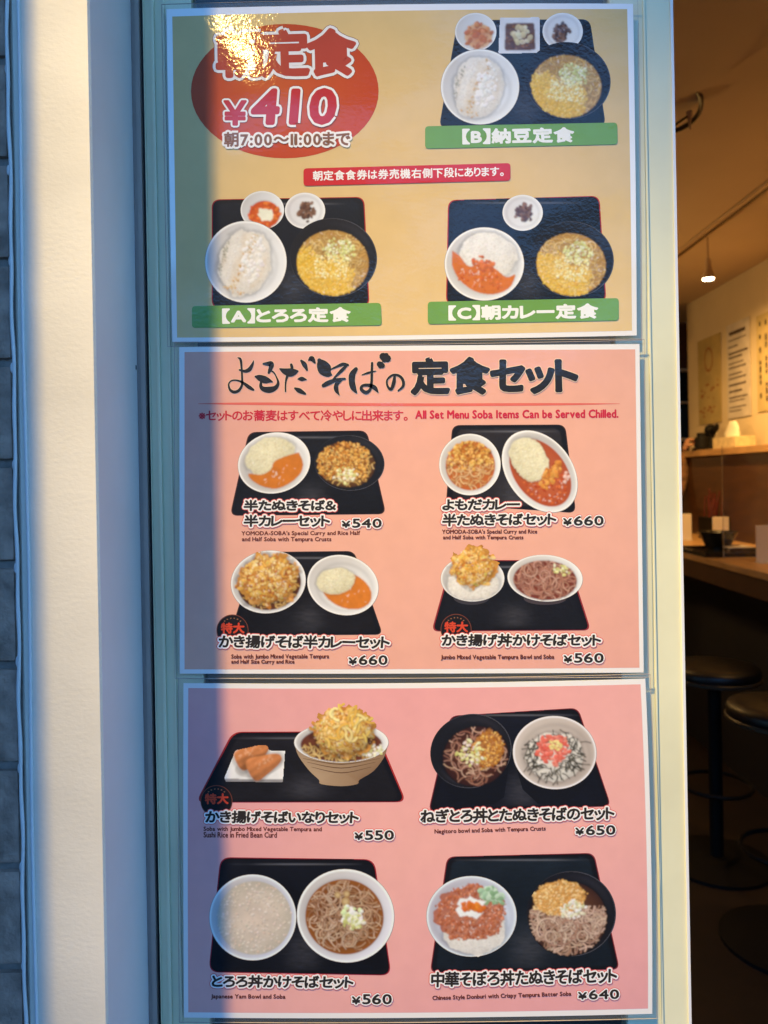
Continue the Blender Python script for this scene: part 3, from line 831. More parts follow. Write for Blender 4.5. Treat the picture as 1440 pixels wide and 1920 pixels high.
nd2 = [ink(c) for c in ((196, 156, 112), (170, 128, 88), (214, 180, 140))]
ndk = ink((122, 80, 48))
rice = [ink(c) for c in ((246, 236, 214), (236, 222, 194), (252, 246, 232), (222, 204, 172))]
ricey = [ink(c) for c in ((240, 226, 176), (228, 208, 150), (248, 238, 200), (214, 190, 128))]
green = [ink(c) for c in ((228, 218, 136), (214, 204, 116), (238, 228, 168), (240, 230, 190), (200, 194, 104))]
curry = [ink(c) for c in ((200, 112, 36), (190, 98, 24), (212, 126, 44))]
curryr = [ink(c) for c in ((208, 90, 34), (190, 70, 24), (222, 112, 50), (170, 58, 20))]
kak = [ink(c) for c in ((236, 178, 78), (222, 150, 50), (246, 204, 120), (200, 118, 36), (240, 190, 96), (168, 88, 30), (248, 216, 150))]
pick = [ink(c) for c in ((96, 62, 44), (120, 80, 56), (74, 46, 34), (140, 98, 70))]

def curry_fill(cv, C, cols, base, cond, seed, n=240, ed=None):
    ell(cv, C, ink(base), ed or ink((196, 100, 28)))
    scatter(cv, C, n, cols, (1.2, 3.2), 1.8, cond, seed, 0.1)
def heapmask(cv, E, seed, lob=.12):
    R_ = cv.ras; u, v = R_.rad(E); d = np.hypot(u, v) + lob * (vnoise(R_.X, R_.Y, 16, seed + 40) - .5) * 2
    return np.clip((1 - d) * min(E[2], E[3]) / 2.2 + .5, 0, 1), d
def riceheap(cv, E, n, cols=rice, seed=1, edge=0.12, cond=None, under=(206, 184, 150)):
    R_ = cv.ras; m, d = heapmask(cv, E, seed)
    base = np.mean(np.array(cols), 0)
    R_.tone(1 - .25 * np.exp(-((d - 1.03) / .07) ** 2))
    k = .80 + .22 * vnoise(R_.X, R_.Y, 13, seed, 2) + .16 * vnoise(R_.X, R_.Y, 3.4, seed + 1, 2)
    R_.over(m, base * k[..., None])
    scatter(cv, (E[0], E[1], E[2] * .95, E[3] * .95, E[4]), int(n * 1.2), [mixc(c, tuple(base), .45) for c in cols], (.8, 1.5), 1.5, cond, seed + 1, 0.04)
    dome(cv, E, .10, .22)
def kakiage(cv, E, n, seed, cols=kak):
    R_ = cv.ras; m, d = heapmask(cv, E, seed, .38)
    R_.tone(1 - .4 * np.exp(-((d - 1.05) / .09) ** 2))
    k = .62 + .5 * vnoise(R_.X, R_.Y, 12, seed, 3)
    R_.over(m, np.array(ink((216, 146, 58))) * k[..., None])
    scatter(cv, (E[0], E[1], E[2] * .97, E[3] * .97, E[4]), int(n * .6), [ink((190, 118, 44)), ink((212, 142, 60)), ink((224, 160, 80))], (2.5, 5), 1.5, None, seed, 0.08, 0.24)
    scatter(cv, (E[0], E[1], E[2] * .93, E[3] * .93, E[4]), int(n * .7), cols, (2.0, 4.6), 1.5, None, seed + 3, 0.07, 0.24)
    noodles(cv, (E[0], E[1], E[2] * .92, E[3] * .92, E[4]), n // 12, [mixc(c, ink((226, 166, 76)), .4) for c in cols], None, 3.6, None, seed, (9, 20), (12, 30))
    scatter(cv, E, n // 2, cols + [ink((250, 220, 156))], (.8, 1.8), 1.5, None, seed + 5, 0.08)
    scatter(cv, E, n // 10, [ink((196, 100, 44)), ink((206, 186, 84)), ink((150, 84, 36))], (1.0, 2.4), 1.5, None, seed + 7, 0.08)
    gloss(cv, E, n // 8, seed); dome(cv, E, .26, .4)
def soba_tanuki(cv, E, off, f, seed):
    C = bbowl(cv, E, f, off, ((202, 150, 66), (184, 132, 58)))
    noodles(cv, C, 150, nd, ndk, 2.3, lambda u, v, r: (v < 0.0 or u > 0.25), seed, (7, 16), (20, 60))
    ysel = lambda u, v, r: (v > 0.25 * u - 0.10 + 0.12 * sin(7 * u + seed) + r.uniform(-.06, .06) and u < 0.60 - .25 * (v < .1) + r.uniform(-.08, .08))
    R_ = cv.ras; u, v = R_.rad(C); mm = np.clip((v - .25 * u + .10 - .12 * np.sin(7 * u + seed) + .25 * (vnoise(R_.X, R_.Y, 8, seed) - .5)) * 7, 0, 1) * np.clip((.62 - u) * 6, 0, 1) * R_.emask(C)
    R_.over(mm * .95, np.array(ink((230, 174, 48))) * (.86 + .26 * vnoise(R_.X, R_.Y, 6, seed + 2))[..., None])
    scatter(cv, C, 420, [mixc(c, ink((230, 178, 60)), .5) for c in cr_y], (1.2, 2.8), 1.5, ysel, seed + 1, 0.05)
    scatter(cv, C, 260, [mixc(c, ink((240, 200, 100)), .3) for c in cr_y], (.8, 1.6), 1.5, ysel, seed + 5, 0.06); gloss(cv, C, 26, seed)
    G = (C[0] + C[2] * .2, C[1] - C[3] * .38, C[2] * .42, C[3] * .36, 10)
    scatter(cv, G, 190, green, (1.0, 2.6), 2.0, None, seed + 9, 0.08, 0.2)
    scatter(cv, C, 170, [ink((248, 222, 140)), ink((244, 210, 120)), ink((250, 232, 170))], (1.0, 2.2), 2.2, lambda u, v, r: abs(u) < .5 and -.2 < v < .5, seed + 11, .06)
def tororo(cv, E, off, seed):
    C = wbowl(cv, E, 0.72, off)
    Q = (E[0] - 4, E[1] + 2, E[2] * .60, E[3] * .80, 16)
    R_ = cv.ras; riceheap(cv, (Q[0] + 2, Q[1], Q[2] * 1.06, Q[3] * 1.02, 16), 300, [ink((240, 222, 192)), ink((228, 206, 172)), ink((246, 234, 210))], seed)
    u, v = R_.rad(Q); m = np.clip((1.0 - np.hypot(u * 1.02, v)) * 6, 0, 1)
    st = .5 + .5 * np.sin(u * 6.5 + 2.2 * vnoise(R_.X, R_.Y, 22, seed + 3) * 2)
    tt = (m * np.clip(st * 1.2 - .35, 0, 1) * (.35 + .4 * vnoise(R_.X, R_.Y, 7, seed + 4)))
    R_.over(tt * .55, np.array(ink((218, 176, 112)))[None, None, :] * np.ones(R_.X.shape + (1,)))
    scatter(cv, Q, 90, [ink((214, 160, 90)), ink((222, 182, 120))], (.8, 2.2), 1.5, lambda u, v, r: abs(u + .15 * v) < .16 or v > .82, seed + 4, .06)
    scatter(cv, Q, 50, [ink((160, 148, 118)), ink((180, 168, 134))], (.8, 1.6), 1.5, lambda u, v, r: u < -.76, seed + 5, .06)
    scatter(cv, (E[0] + E[2] * .16, E[1] - 4, E[2] * .26, E[3] * .60, 12), 70, [ink((252, 248, 238)), WHT], (2, 4.5), 1.4, None, seed + 6, .02)
    gloss(cv, Q, 40, seed)
def pickles(cv, E, c, seed):
    wbowl(cv, E, .8, rim=(246, 238, 224), wall=(222, 208, 190))
    scatter(cv, (c[0], c[1], 15, 17, 20), 70, pick, (2, 4.5), 1.4, None, seed, .15, .25)
def title_field(cv, q, col, rad=7):
    cfan(cv, rpoly(q, rad), col)

# ============================ poster 1 : breakfast sets
tan = (ink((224, 182, 114)), ink((230, 188, 118)))
P1 = poster('yellow breakfast poster with a red oval and ¥410, topmost of the three on the door',
            [(312, 17), (1187, 7), (1194, 629), (323, 641)], [(0, -4), (1, 0), (0, 2), (0, 0)],
            [(323, 31), (1176, 17), (1185, 620), (332, 633)], [(0, -4), (1, 0), (0, 2), (0, 0)], tan)
def f_oval(cv):
    ell(cv, (534, 171, 176, 126, 0), ink((206, 84, 34)), ink((198, 66, 28)))
cv = Canvas(POSTER_Z0); f_oval(cv); ov = cv.build('red_oval', P1); zt = cv.z + 1e-5
cv = Canvas(zt); crim = ink((196, 40, 44))
text(cv, '朝定食', 408, 664, 60, 144, [(10.5, ink((120, 60, 44))), (9.5, WHT), (4.2, ink((186, 62, 44)))], -1.0, 0.02, 0.02)
cv.build('title_lettering', P1)
cv = Canvas(zt + 1.2e-4)
GREYW = ink((250, 236, 226))
text(cv, '¥', 421, 461, 190, 234, [(6.2, ink((130, 60, 50))), (5.4, GREYW), (2.0, crim)], 0)
text(cv, '410', 474, 628, 170, 232, [(9.2, ink((130, 60, 50))), (8.2, GREYW), (3.8, crim)], -.5, 0.26, slant=0.08)
text(cv, '朝7:00～11:00まで', 421, 656, 249, 275, [(5.0, GREYW), (1.0, ink((138, 88, 60)))], -.4, 0.17)
cv.build('price_lettering', P1)
def banner(q, col, words, box, post, lay=None, tilt=-1.0, jitter=0.02):
    cv = Canvas(POSTER_Z0 + 0.00025); title_field(cv, q, col); b = cv.build('banner', post)
    cv2 = Canvas(cv.z + 1e-5); text(cv2, words, *box, lay or [(1.5, ink((244, 240, 222)))], tilt, 0.12, jitter); cv2.build('banner_lettering', b)
GRN = ink((112, 154, 66))
banner([(797, 237), (1157, 230), (1158, 271), (797, 279)], GRN, '【B】納豆定食', (868, 1075, 243, 270), P1)
banner([(360, 574), (714, 568), (716, 610), (360, 615)], GRN, '【A】とろろ定食', (418, 656, 580, 606), P1, tilt=-.8)
banner([(802, 566), (1160, 559), (1160, 601), (802, 608)], GRN, '【C】朝カレー定食', (842, 1120, 574, 600), P1, tilt=-.8)
banner([(569, 316), (957, 306), (957, 339), (569, 349)], ink((206, 36, 40)), '朝定食食券は券売機右側下段にあります。', (587, 944, 321, 339), P1, [(0.5, ink((250, 240, 226)))], -1.4, 0.0)

RIMR = (176, 34, 34)
d = Dish(P1, 'top tray with natto pack, egg, rice bowl and noodles')
d.tray([(858, 38), (1106, 36), (1136, 236), (823, 240)], 16, (34, 40, 44), inner=(18, 21, 27))
def b1(cv):
    C = wbowl(cv, (892, 60, 39, 36, 0), .66, (5, 8)); ell(cv, C, ink((206, 120, 60)), ink((226, 176, 120)))
    scatter(cv, C, 40, [ink((190, 100, 40)), ink((214, 140, 80))], (2, 6), 1.4, None, 2, .08)
d.part('bowl_picture', b1)
def b2(cv):
    cv.ras = Ras(930, 1016, 28, 105)
    cfan(cv, rpoly([(937, 33), (1012, 32), (1012, 100), (934, 101)], 4), ink((224, 214, 200)))
    cfan(cv, rpoly([(948, 44), (1002, 43), (1004, 94), (946, 95)], 5), ink((104, 64, 40)))
    scatter(cv, (975, 69, 26, 23, 0), 170, [ink((150, 96, 54)), ink((120, 74, 44)), ink((92, 54, 34))], (1.5, 3), 1.2, None, 5, .12)
    scatter(cv, (977, 67, 18, 16, 0), 26, [ink((232, 212, 166)), ink((214, 190, 134))], (3, 6), 1.3, None, 9, .08, .3)
d.part('natto_pack_picture', b2)
d.part('plate_picture', lambda cv: pickles(cv, (1055, 59, 38, 35, 0), (1052, 62), 3))
d.part('bowl_picture', lambda cv: tororo(cv, (900, 163, 74, 71, 0), (3, 6), 14))
d.part('bowl_picture', lambda cv: soba_tanuki(cv, (1064, 151, 81, 72, 8), (-2, 11), .81, 21))
d = Dish(P1, 'left tray with raw egg, grated yam on rice and noodles')
d.tray([(397, 374), (683, 369), (693, 575), (397, 578)], 16, RIMR, inner=(17, 19, 25))
def b3(cv):
    C = wbowl(cv, (492, 394, 41, 36, 0), .7, (4, 8)); ell(cv, C, ink((222, 100, 30)), ink((200, 70, 20)))
    scatter(cv, C, 60, [ink((232, 120, 40)), ink((210, 84, 26))], (2, 4), 1.8, None, 4, .08)
    cfan(cv, blobpts(random.Random(5), 497, 402, 15, 14, 0, 14), ink((246, 232, 190)))
d.part('bowl_picture', b3)
d.part('plate_picture', lambda cv: pickles(cv, (572, 395, 38, 34, 0), (576, 396), 8))
d.part('bowl_picture', lambda cv: tororo(cv, (461, 491, 77, 77, 0), (2, 4), 34))
d.part('bowl_picture', lambda cv: soba_tanuki(cv, (625, 483, 82, 74, 6), (-1, 10), .82, 41))
d = Dish(P1, 'right tray with morning curry and noodles')
d.tray([(840, 375), (1124, 367), (1137, 566), (836, 572)], 16, RIMR, inner=(18, 21, 27))
d.part('plate_picture', lambda cv: pickles(cv, (980, 399, 38, 34, 0), (982, 400), 18))
def b4(cv):
    E = (908, 495, 75, 69, 0); C = wbowl(cv, E, .8, (3, 2))
    riceheap(cv, (915, 480, 54, 44, 12), 420, rice, 33, .1)
    Cc = (902, 505, 58, 48, 14)
    sh = smooth([(848, 470), (862, 480), (880, 500), (905, 490), (930, 505), (950, 520), (966, 515), (955, 540), (925, 552), (890, 546), (862, 525), (848, 498), (848, 470)], 4)
    cpoly(cv, sh[:-1], ink((206, 106, 36)))
    scatter(cv, (900, 524, 44, 20, 12), 60, [ink((214, 98, 34)), ink((204, 86, 26)), ink((222, 114, 44))], (1.2, 3), 1.5, None, 6, .05); gloss(cv, (900, 522, 44, 20, 12), 26, 3)
    scatter(cv, (906, 494, 22, 12, 10), 40, [ink((222, 116, 50)), ink((200, 90, 34))], (2, 4), 1.4, None, 16, .1, .3)
d.part('bowl_picture', b4)
d.part('bowl_picture', lambda cv: soba_tanuki(cv, (1072, 486, 79, 71, 8), (-1, 10), .82, 51))

# ============================ poster 2
pink2 = (ink((236, 168, 134)), ink((232, 162, 134)))
P2 = poster('salmon pink set menu poster with the brush written title, middle of the three',
            [(336, 651), (1199, 645), (1207, 1261), (337, 1263)], [(0, 0), (0, 0), (0, 1), (0, 0)],
            [(346, 660), (1191, 655), (1199, 1252), (346, 1255)], [(0, 0), (0, 0), (0, 1), (0, 0)], pink2)
cv = Canvas(POSTER_Z0)
ST = [[(98, 78, 5), (118, 92, 15), (125, 150, 12), (129, 225, 12), (127, 275, 14), (104, 312, 17), (70, 322, 18), (42, 304, 14), (34, 265, 9), (55, 241, 8), (95, 240, 10), (135, 256, 14), (175, 286, 22), (208, 306, 14)],
      [(110, 165, 10), (150, 174, 18), (182, 160, 24), (204, 122, 14), (211, 97, 3)],
      [(280, 122, 12), (305, 122, 22), (335, 122, 30), (332, 150, 26), (318, 185, 14)],
      [(224, 212, 12), (250, 220, 34), (290, 235, 42), (320, 242, 26), (345, 250, 6)],
      [(318, 165, 10), (350, 180, 10), (372, 215, 9), (385, 258, 16), (365, 292, 26), (322, 306, 36), (280, 300, 28), (262, 280, 20), (264, 245, 12)],
      [(398, 158, 10), (430, 174, 34), (470, 184, 48), (505, 178, 32), (530, 172, 4)],
      [(478, 128, 16), (482, 160, 18), (452, 205, 16), (438, 255, 10), (437, 318, 9)],
      [(522, 230, 4), (552, 229, 26), (586, 234, 6)], [(505, 296, 12), (535, 312, 28), (576, 334, 14)],
      [(549, 100, 14), (572, 128, 28), (590, 166, 12)], [(598, 100, 4), (622, 84, 30), (644, 112, 14)],
      [(678, 98, 26), (692, 122, 60), (716, 160, 78), (742, 190, 48), (765, 200, 8)],
      [(762, 160, 8), (805, 140, 14), (845, 125, 20), (880, 130, 14)], [(872, 132, 14), (840, 165, 20), (800, 205, 14), (768, 242, 10)],
      [(706, 276, 22), (745, 256, 28), (800, 236, 20), (858, 228, 14)], [(830, 236, 18), (800, 268, 24), (798, 306, 26), (820, 346, 4)],
      [(938, 158, 22), (912, 198, 36), (908, 245, 36), (918, 290, 34), (940, 326, 12)],
      [(980, 200, 5), (1030, 184, 13), (1078, 173, 5)],
      [(1052, 116, 14), (1050, 180, 15), (1048, 250, 15), (1040, 300, 16), (1010, 326, 22), (976, 304, 20), (985, 277, 16), (1030, 274, 20), (1070, 292, 26), (1094, 324, 8)],
      [(1130, 70, 44), (1146, 78, 58), (1160, 84, 44)], [(1105, 124, 34), (1114, 130, 42), (1124, 134, 32)],
      [(1212, 208, 14), (1206, 255, 22), (1188, 302, 18), (1164, 284, 14), (1158, 240, 11), (1192, 204, 12), (1238, 204, 15), (1270, 236, 18), (1272, 280, 16), (1238, 312, 10)]]
for lay, (ex, cc) in enumerate(((5, ink((248, 206, 160))), (0, ink((36, 34, 34))))):
    for i, s_ in enumerate(ST):
        p = smooth([(420 + x / 3.789, 650 + y / 3.789, (w_ * 1.25 + ex) / 3.789) for x, y, w_ in s_], 6)
        stroke(cv, p, cc, True, cv.z + i * 4e-6)
    cv.z += 1.1e-4
text(cv, '定食セット', 773, 1081, 673, 738, [(4.8, ink((248, 206, 160))), (3.6, ink((36, 34, 34)))], -.4, 0.09, 0.02)
cv.build('title_lettering', P2)
cv = Canvas(POSTER_Z0)
stroke(cv, smooth([(372, 757, 1.0), (480, 757, 5), (760, 759, 5.5), (1040, 758, 4.5), (1162, 757, .8)], 4), ink((226, 104, 84)), False)
cv.up()
text(cv, '※セットのお蕎麦はすべて冷やしに出来ます。', 373, 764, 769, 789, [(0.55, ink((206, 44, 54)))], 0, .06)
text(cv, 'All Set Menu Soba Items Can be Served Chilled.', 779, 1159, 770, 785, [(0.8, ink((206, 40, 60)))], -.3, 0.1, res=2)
cv.build('notice_lettering', P2)

def mblack(cv, E, f, off, seed, hot=True):
    C = bbowl(cv, E, f, off, ((150, 96, 36), (76, 44, 20)))
    noodles(cv, C, 80, nd, ndk, 2.0, None, seed, (7, 18), (16, 44))
    scatter(cv, C, 800, cr_o, (1.0, 2.4), 1.5, lambda u, v, r: v < .55 + r.uniform(-.1, .2) and u < .75, seed, .12)
    scatter(cv, (C[0], C[1] + C[3] * .45, C[2] * .4, C[3] * .35, 0), 60, green + [ink((238, 210, 150))], (1.5, 3), 1.8, None, seed + 2, .1, .2)
def names(post, rows, prices, caps, badge=None):
    zb = POSTER_Z0 + 0.00021
    if badge:
        x, y, rr = badge
        cv = Canvas(zb - 1e-4)
        ell(cv, (x, y, rr, rr, 0), ink((120, 60, 40))); ell(cv, (x, y, rr - 1.4, rr - 1.4, 0), ink((26, 22, 22)))
        text(cv, '特大', x - 21, x + 22, y - 14, y + 5, [(0.9, ink((214, 68, 38)))], 0)
        r = random.Random(1)
        for k in range(6):
            a = radians(-130 + 16 * k); cv.face(blobpts(r, x + (rr - 7) * cos(a), y + (rr - 7) * sin(a), 1.8, 1.5, 0, 5), ink((150, 96, 60)))
        cv.up(); cv.build('badge', post)
    for words, box, tl in rows:
        cv = Canvas(zb); text(cv, words, *box, NAME, tl, 0.075, 0.035, 0.03); cv.build('name_lettering', post)
    for words, box, tl in prices:
        cv = Canvas(zb); x0, x1, y0, y1 = box
        w_ = x1 - x0
        text(cv, words[0], x0, x0 + w_ * .21, y0 + (y1 - y0) * .25, y1, PRICE, 0)
        cv.z = zb; text(cv, words[1:], x0 + w_ * .27, x1, y0, y1, PRICE, tl, 0.10); cv.build('price_lettering', post)
    if not caps: return
    cv = Canvas(POSTER_Z0)
    for words, box, tl in caps:
        text(cv, words, *box, [(0.42, MAR)], tl, 0.09, res=2)
    cv.build('caption_lettering', post)

d = Dish(P2, 'upper left set: half curry bowl and black noodle bowl')
d.tray([(466, 810), (688, 807), (724, 964), (431, 967)], 15, (70, 40, 34))
def c1(cv):
    C = wbowl(cv, (514, 868, 69, 57, -14), .8, (2, 2), lit=160)
    riceheap(cv, (506, 855, 48, 34, -20), 330, ricey, 3)
    sh = smooth([(560, 848), (568, 866), (565, 885), (548, 903), (520, 916), (492, 912), (472, 900), (466, 888), (490, 890), (508, 880), (514, 866), (534, 856), (560, 848)], 4)
    cpoly(cv, sh[:-1], ink((200, 110, 30)))
    gloss(cv, (525, 892, 34, 14, -28), 16, 3)
d.part('bowl_picture', c1)
d.part('bowl_picture', lambda cv: mblack(cv, (655, 868, 66, 52, 4), .82, (-6, 3), 61))
d = Dish(P2, 'upper right set: white noodle bowl and oval curry plate')
d.tray([(848, 797), (1060, 796), (1080, 962), (836, 945)], 15, (60, 40, 36), inner=(40, 34, 32))
def c2(cv):
    C = wbowl(cv, (881, 871, 58, 58, 0), .8, (1, 2), soup=((196, 108, 44), (190, 92, 34)))
    noodles(cv, C, 80, [ink((214, 160, 96)), ink((190, 130, 70)), ink((228, 180, 120))], ink((110, 56, 24)), 2.2, lambda u, v, r: v > -.3, 5, (6, 14), (16, 44))
    scatter(cv, C, 300, cr_o, (1.6, 3.4), 1.3, lambda u, v, r: v < .0 + r.uniform(-.2, .2), 7, .12)
d.part('bowl_picture', c2)
def c3(cv):
    E = (1012, 884, 86, 61, 52); C = wbowl(cv, E, .85, (1, 2), lit=230)
    ell(cv, (1013, 886, 72, 48, 52), ink((196, 96, 50)), ink((176, 74, 32)))
    scatter(cv, (1020, 900, 52, 36, 50), 150, curryr, (1.2, 2.8), 1.5, None, 5, .06); gloss(cv, (1024, 906, 44, 30, 50), 40, 5)
    riceheap(cv, (992, 862, 44, 33, 62), 420, ricey, 13, .08)
    scatter(cv, (1032, 892, 30, 12, -50), 90, [ink((220, 140, 50)), ink((232, 160, 70)), ink((196, 110, 34))], (2, 4.4), 1.4, None, 3, .1, .12)
    scatter(cv, (1060, 897, 6, 13, 25), 16, [ink((240, 196, 170)), ink((224, 160, 130))], (1.6, 3.6), 1.2, None, 4, .06)
d.part('plate_picture', c3)
names(P2, [('半たぬきそば＆', (458, 629, 938, 957), 0), ('半カレーセット', (458, 618, 966, 987), 0), ('よもだカレー', (830, 974, 937, 956), -.3), ('半たぬきそばセット', (830, 1042, 964, 986), -.5),
           ('かき揚げそば半カレーセット', (411, 730, 1191, 1214), .3), ('かき揚げ丼かけそばセット', (829, 1126, 1189, 1211), 0)],
      [('¥540', (641, 715, 973, 989), 0), ('¥660', (1056, 1131, 968, 985), -.4), ('¥660', (654, 726, 1229, 1246), 0), ('¥560', (1057, 1131, 1225, 1242), 0)],
      [("YOMODA-SOBA's Special Curry and Rice Half", (453, 675, 996, 1006), -.2), ('and Half Soba with Tempura Crusts', (454, 621, 1007, 1017), 0),
       ("YOMODA-SOBA's Special Curry and Rice", (829, 1007, 993, 1003), -.2), ('and Half Soba with Tempura Crusts', (831, 981, 1004, 1013), 0),
       ('Soba with Jumbo Mixed Vegetable Tempura', (434, 617, 1227, 1237), -.2), ('and Half Size Curry and Rice', (434, 552, 1237, 1246), 0),
       ('Jumbo Mixed Vegetable Tempura Bowl and Soba', (827, 1039, 1228, 1238), -.2)], (436, 1182, 30))
d = Dish(P2, 'lower left set: fried vegetable soba and half curry bowl')
d.tray([(480, 1035), (664, 1033), (718, 1190), (430, 1192)], 14, (60, 44, 40), inner=(26, 22, 22))
def c4(cv):
    C = wbowl(cv, (503, 1091, 71, 59, -10), .84, (2, 3), soup=((110, 60, 30), (90, 44, 22)))
    noodles(cv, C, 50, nd, ndk, 2.0, lambda u, v, r: v > .2, 8, (7, 16), (14, 40))
    kakiage(cv, (504, 1086, 56, 46, -8), 380, 9)
d.part('bowl_picture', c4)
def c5(cv):
    C = wbowl(cv, (643, 1097, 68, 56, 16), .78, (3, 4), lit=210)
    sh = epts((650, 1107, 49, 33, 22)); cpoly(cv, sh, ink((206, 114, 34)))
    gloss(cv, (656, 1114, 36, 20, 24), 16, 3)
    riceheap(cv, (630, 1089, 36, 24, -12), 260, ricey, 15)
d.part('bowl_picture', c5)
d = Dish(P2, 'lower right set: fried vegetable rice bowl and white soba bowl')
d.tray([(846, 1050), (1066, 1050), (1108, 1182), (809, 1184)], 14, (150, 40, 44), rimw=3)
def c6(cv):
    ell(cv, (884, 1120, 34, 14, 0), ink((60, 54, 54)))
    C = wbowl(cv, (886, 1085, 60, 43, 0), .88, (0, 2), up=26)
    riceheap(cv, (887, 1094, 50, 30, 0), 420, rice, 25, .05)
    kakiage(cv, (887, 1063, 40, 36, 0), 330, 19, kak[:5])
d.part('bowl_picture', c6)
def c7(cv):
    ell(cv, (1022, 1122, 40, 12, 0), ink((70, 58, 56)))
    C = wbowl(cv, (1022, 1084, 71, 44, 3), .84, (0, 4), soup=((130, 60, 36), (120, 50, 34)))
    noodles(cv, C, 130, [ink((178, 120, 92)), ink((152, 96, 72)), ink((198, 146, 116))], ink((90, 40, 28)), 2.4, None, 18, (6, 16), (20, 60))
    scatter(cv, (1052, 1068, 18, 9, 10), 40, green, (1.2, 2.6), 1.8, None, 8, .1, .2)
d.part('bowl_picture', c7)
names(P2, [], [], [], (855, 1180, 29))

# ============================ poster 3
pink3 = (ink((240, 168, 146)), ink((234, 158, 144)))
P3 = poster('pink set menu poster with inari and negitoro sets, lowest of the three',
            [(344, 1281), (1210, 1273), (1223, 1901), (345, 1908)], [(0, 4), (4, 0), (0, 4), (-1, 0)],
            [(353, 1290), (1201, 1283), (1215, 1891), (353, 1898)], [(0, 4), (4, 0), (0, 4), (-1, 0)], pink3)
d = Dish(P3, 'upper left set: two inari on a plate and a tall tempura soba bowl')
d.tray([(436, 1372), (706, 1371), (762, 1504), (367, 1505)], 18, (170, 40, 38), rimw=3.2, inner=(30, 26, 26))
def e1(cv):
    cv.ras = Ras(416, 540, 1392, 1472)
    cfan(cv, [(421, 1460), (531, 1461), (530, 1467), (424, 1466)], ink((150, 140, 128)))
    cfan(cv, rpoly([(442, 1406), (535, 1407), (531, 1461), (420, 1460)], 3), ink((246, 240, 230)), None)
    R_ = cv.ras
    R_.dab(486, 1436, 46, 20, -.2, ink((150, 130, 112)), .35, 0, 0)
    for cx_, cy_, sx_, sy_, ro, sd in ((473, 1416, 33, 18, -26, 3), (497, 1433, 34, 20, -26, 4)):
        E = (cx_, cy_, sx_, sy_, ro); u, v = R_.rad(E)
        d_ = (np.abs(u) ** 2.6 + np.abs(v * (1.12 + .55 * u)) ** 2.6) ** (1 / 2.6); m = np.clip((1 - d_) * sy_ / 1.4 + .5, 0, 1)
        R_.tone(1 - .35 * np.exp(-((d_ - 1.08) / .12) ** 2))
        k = 1.02 - .32 * np.clip(v, -1, 1) - .18 * d_ ** 4 + .22 * (vnoise(R_.X, R_.Y, 7, sd) - .5) + .10 * np.sin(v * 9 + u * 2)
        R_.over(m, np.array(ink((206, 124, 66))) * k[..., None])
        gloss(cv, (cx_ - 4, cy_ - 4, sx_ * .7, sy_ * .5, ro), 12, sd, (250, 200, 150), (1.2, 3), .4)
d.part('plate_picture', e1)
def e2(cv):
    body = smooth([(553, 1398), (560, 1418), (580, 1445), (598, 1462), (602, 1470), (640, 1474), (670, 1470), (674, 1462), (700, 1446), (720, 1420), (727, 1398)], 3)
    cfan(cv, body, ink((164, 130, 92)), [mixc(ink((140, 104, 70)), ink((180, 146, 106)), .5 + .5 * sin(j * .2)) for j in range(len(body))])
    for yy, wd in ((1430, 72), (1437, 64), (1446, 56)):
        stroke(cv, smooth([(640 - wd, yy - 8, .6), (640, yy + 3, 1.6), (640 + wd, yy - 8, .6)], 5), ink((100, 66, 40)), False); cv.up()
    C = wbowl(cv, (640, 1392, 89, 38, 0), .86, (0, 4), soup=((120, 66, 34), (104, 50, 30)), up=42)
    noodles(cv, C, 60, nd, ndk, 2.4, lambda u, v, r: v > .1, 28, (7, 16), (20, 50))
    scatter(cv, (700, 1408, 20, 10, -20), 40, green + rice, (1.5, 3.4), 1.5, None, 28, .1, .2)
    kakiage(cv, (644, 1374, 56, 44, 0), 420, 29, [ink(c) for c in ((240, 190, 92), (226, 168, 66), (246, 208, 126), (210, 144, 50), (236, 182, 100))])
    noodles(cv, (644, 1362, 58, 44, 0), 24, [ink((238, 192, 92)), ink((226, 170, 70)), ink((246, 212, 130))], ink((190, 130, 44)), 4.4, None, 31, (10, 26), (20, 44)); dome(cv, (644, 1368, 60, 48, 0), .2, .3)
d.part('bowl_picture', e2)
d = Dish(P3, 'upper right set: black soba bowl and negitoro bowl with seaweed')
d.tray([(844, 1342), (1084, 1327), (1146, 1512), (803, 1522)], 15, (120, 34, 40), inner=(20, 20, 26))
def e3(cv):
    cfan(cv, [(815, 1440), (955, 1430), (945, 1495), (925, 1508), (885, 1508), (850, 1490)], ink((16, 16, 20)))
    C = bbowl(cv, (883, 1408, 77, 69, -18), .8, (9, 10), ((92, 46, 26), (50, 24, 20)))
    noodles(cv, C, 90, [ink((176, 124, 96)), ink((150, 98, 72)), ink((206, 160, 126))], ink((60, 26, 20)), 2.0, None, 38, (8, 22), (20, 60))
    m_, d_ = heapmask(cv, (914, 1405, 30, 36, 20), 38, .2); cv.ras.over(m_ * .8, np.array(ink((176, 110, 46))) * (.8 + .4 * vnoise(cv.ras.X, cv.ras.Y, 6, 4))[..., None]); scatter(cv, (915, 1405, 30, 36, 20), 300, cr_o, (1.0, 2.4), 1.3, None, 38, .08, .1)
    scatter(cv, (884, 1412, 22, 26, 30), 70, green + [ink((236, 210, 190))], (1.5, 3.4), 1.8, None, 39, .1, .3)
d.part('bowl_picture', e3)
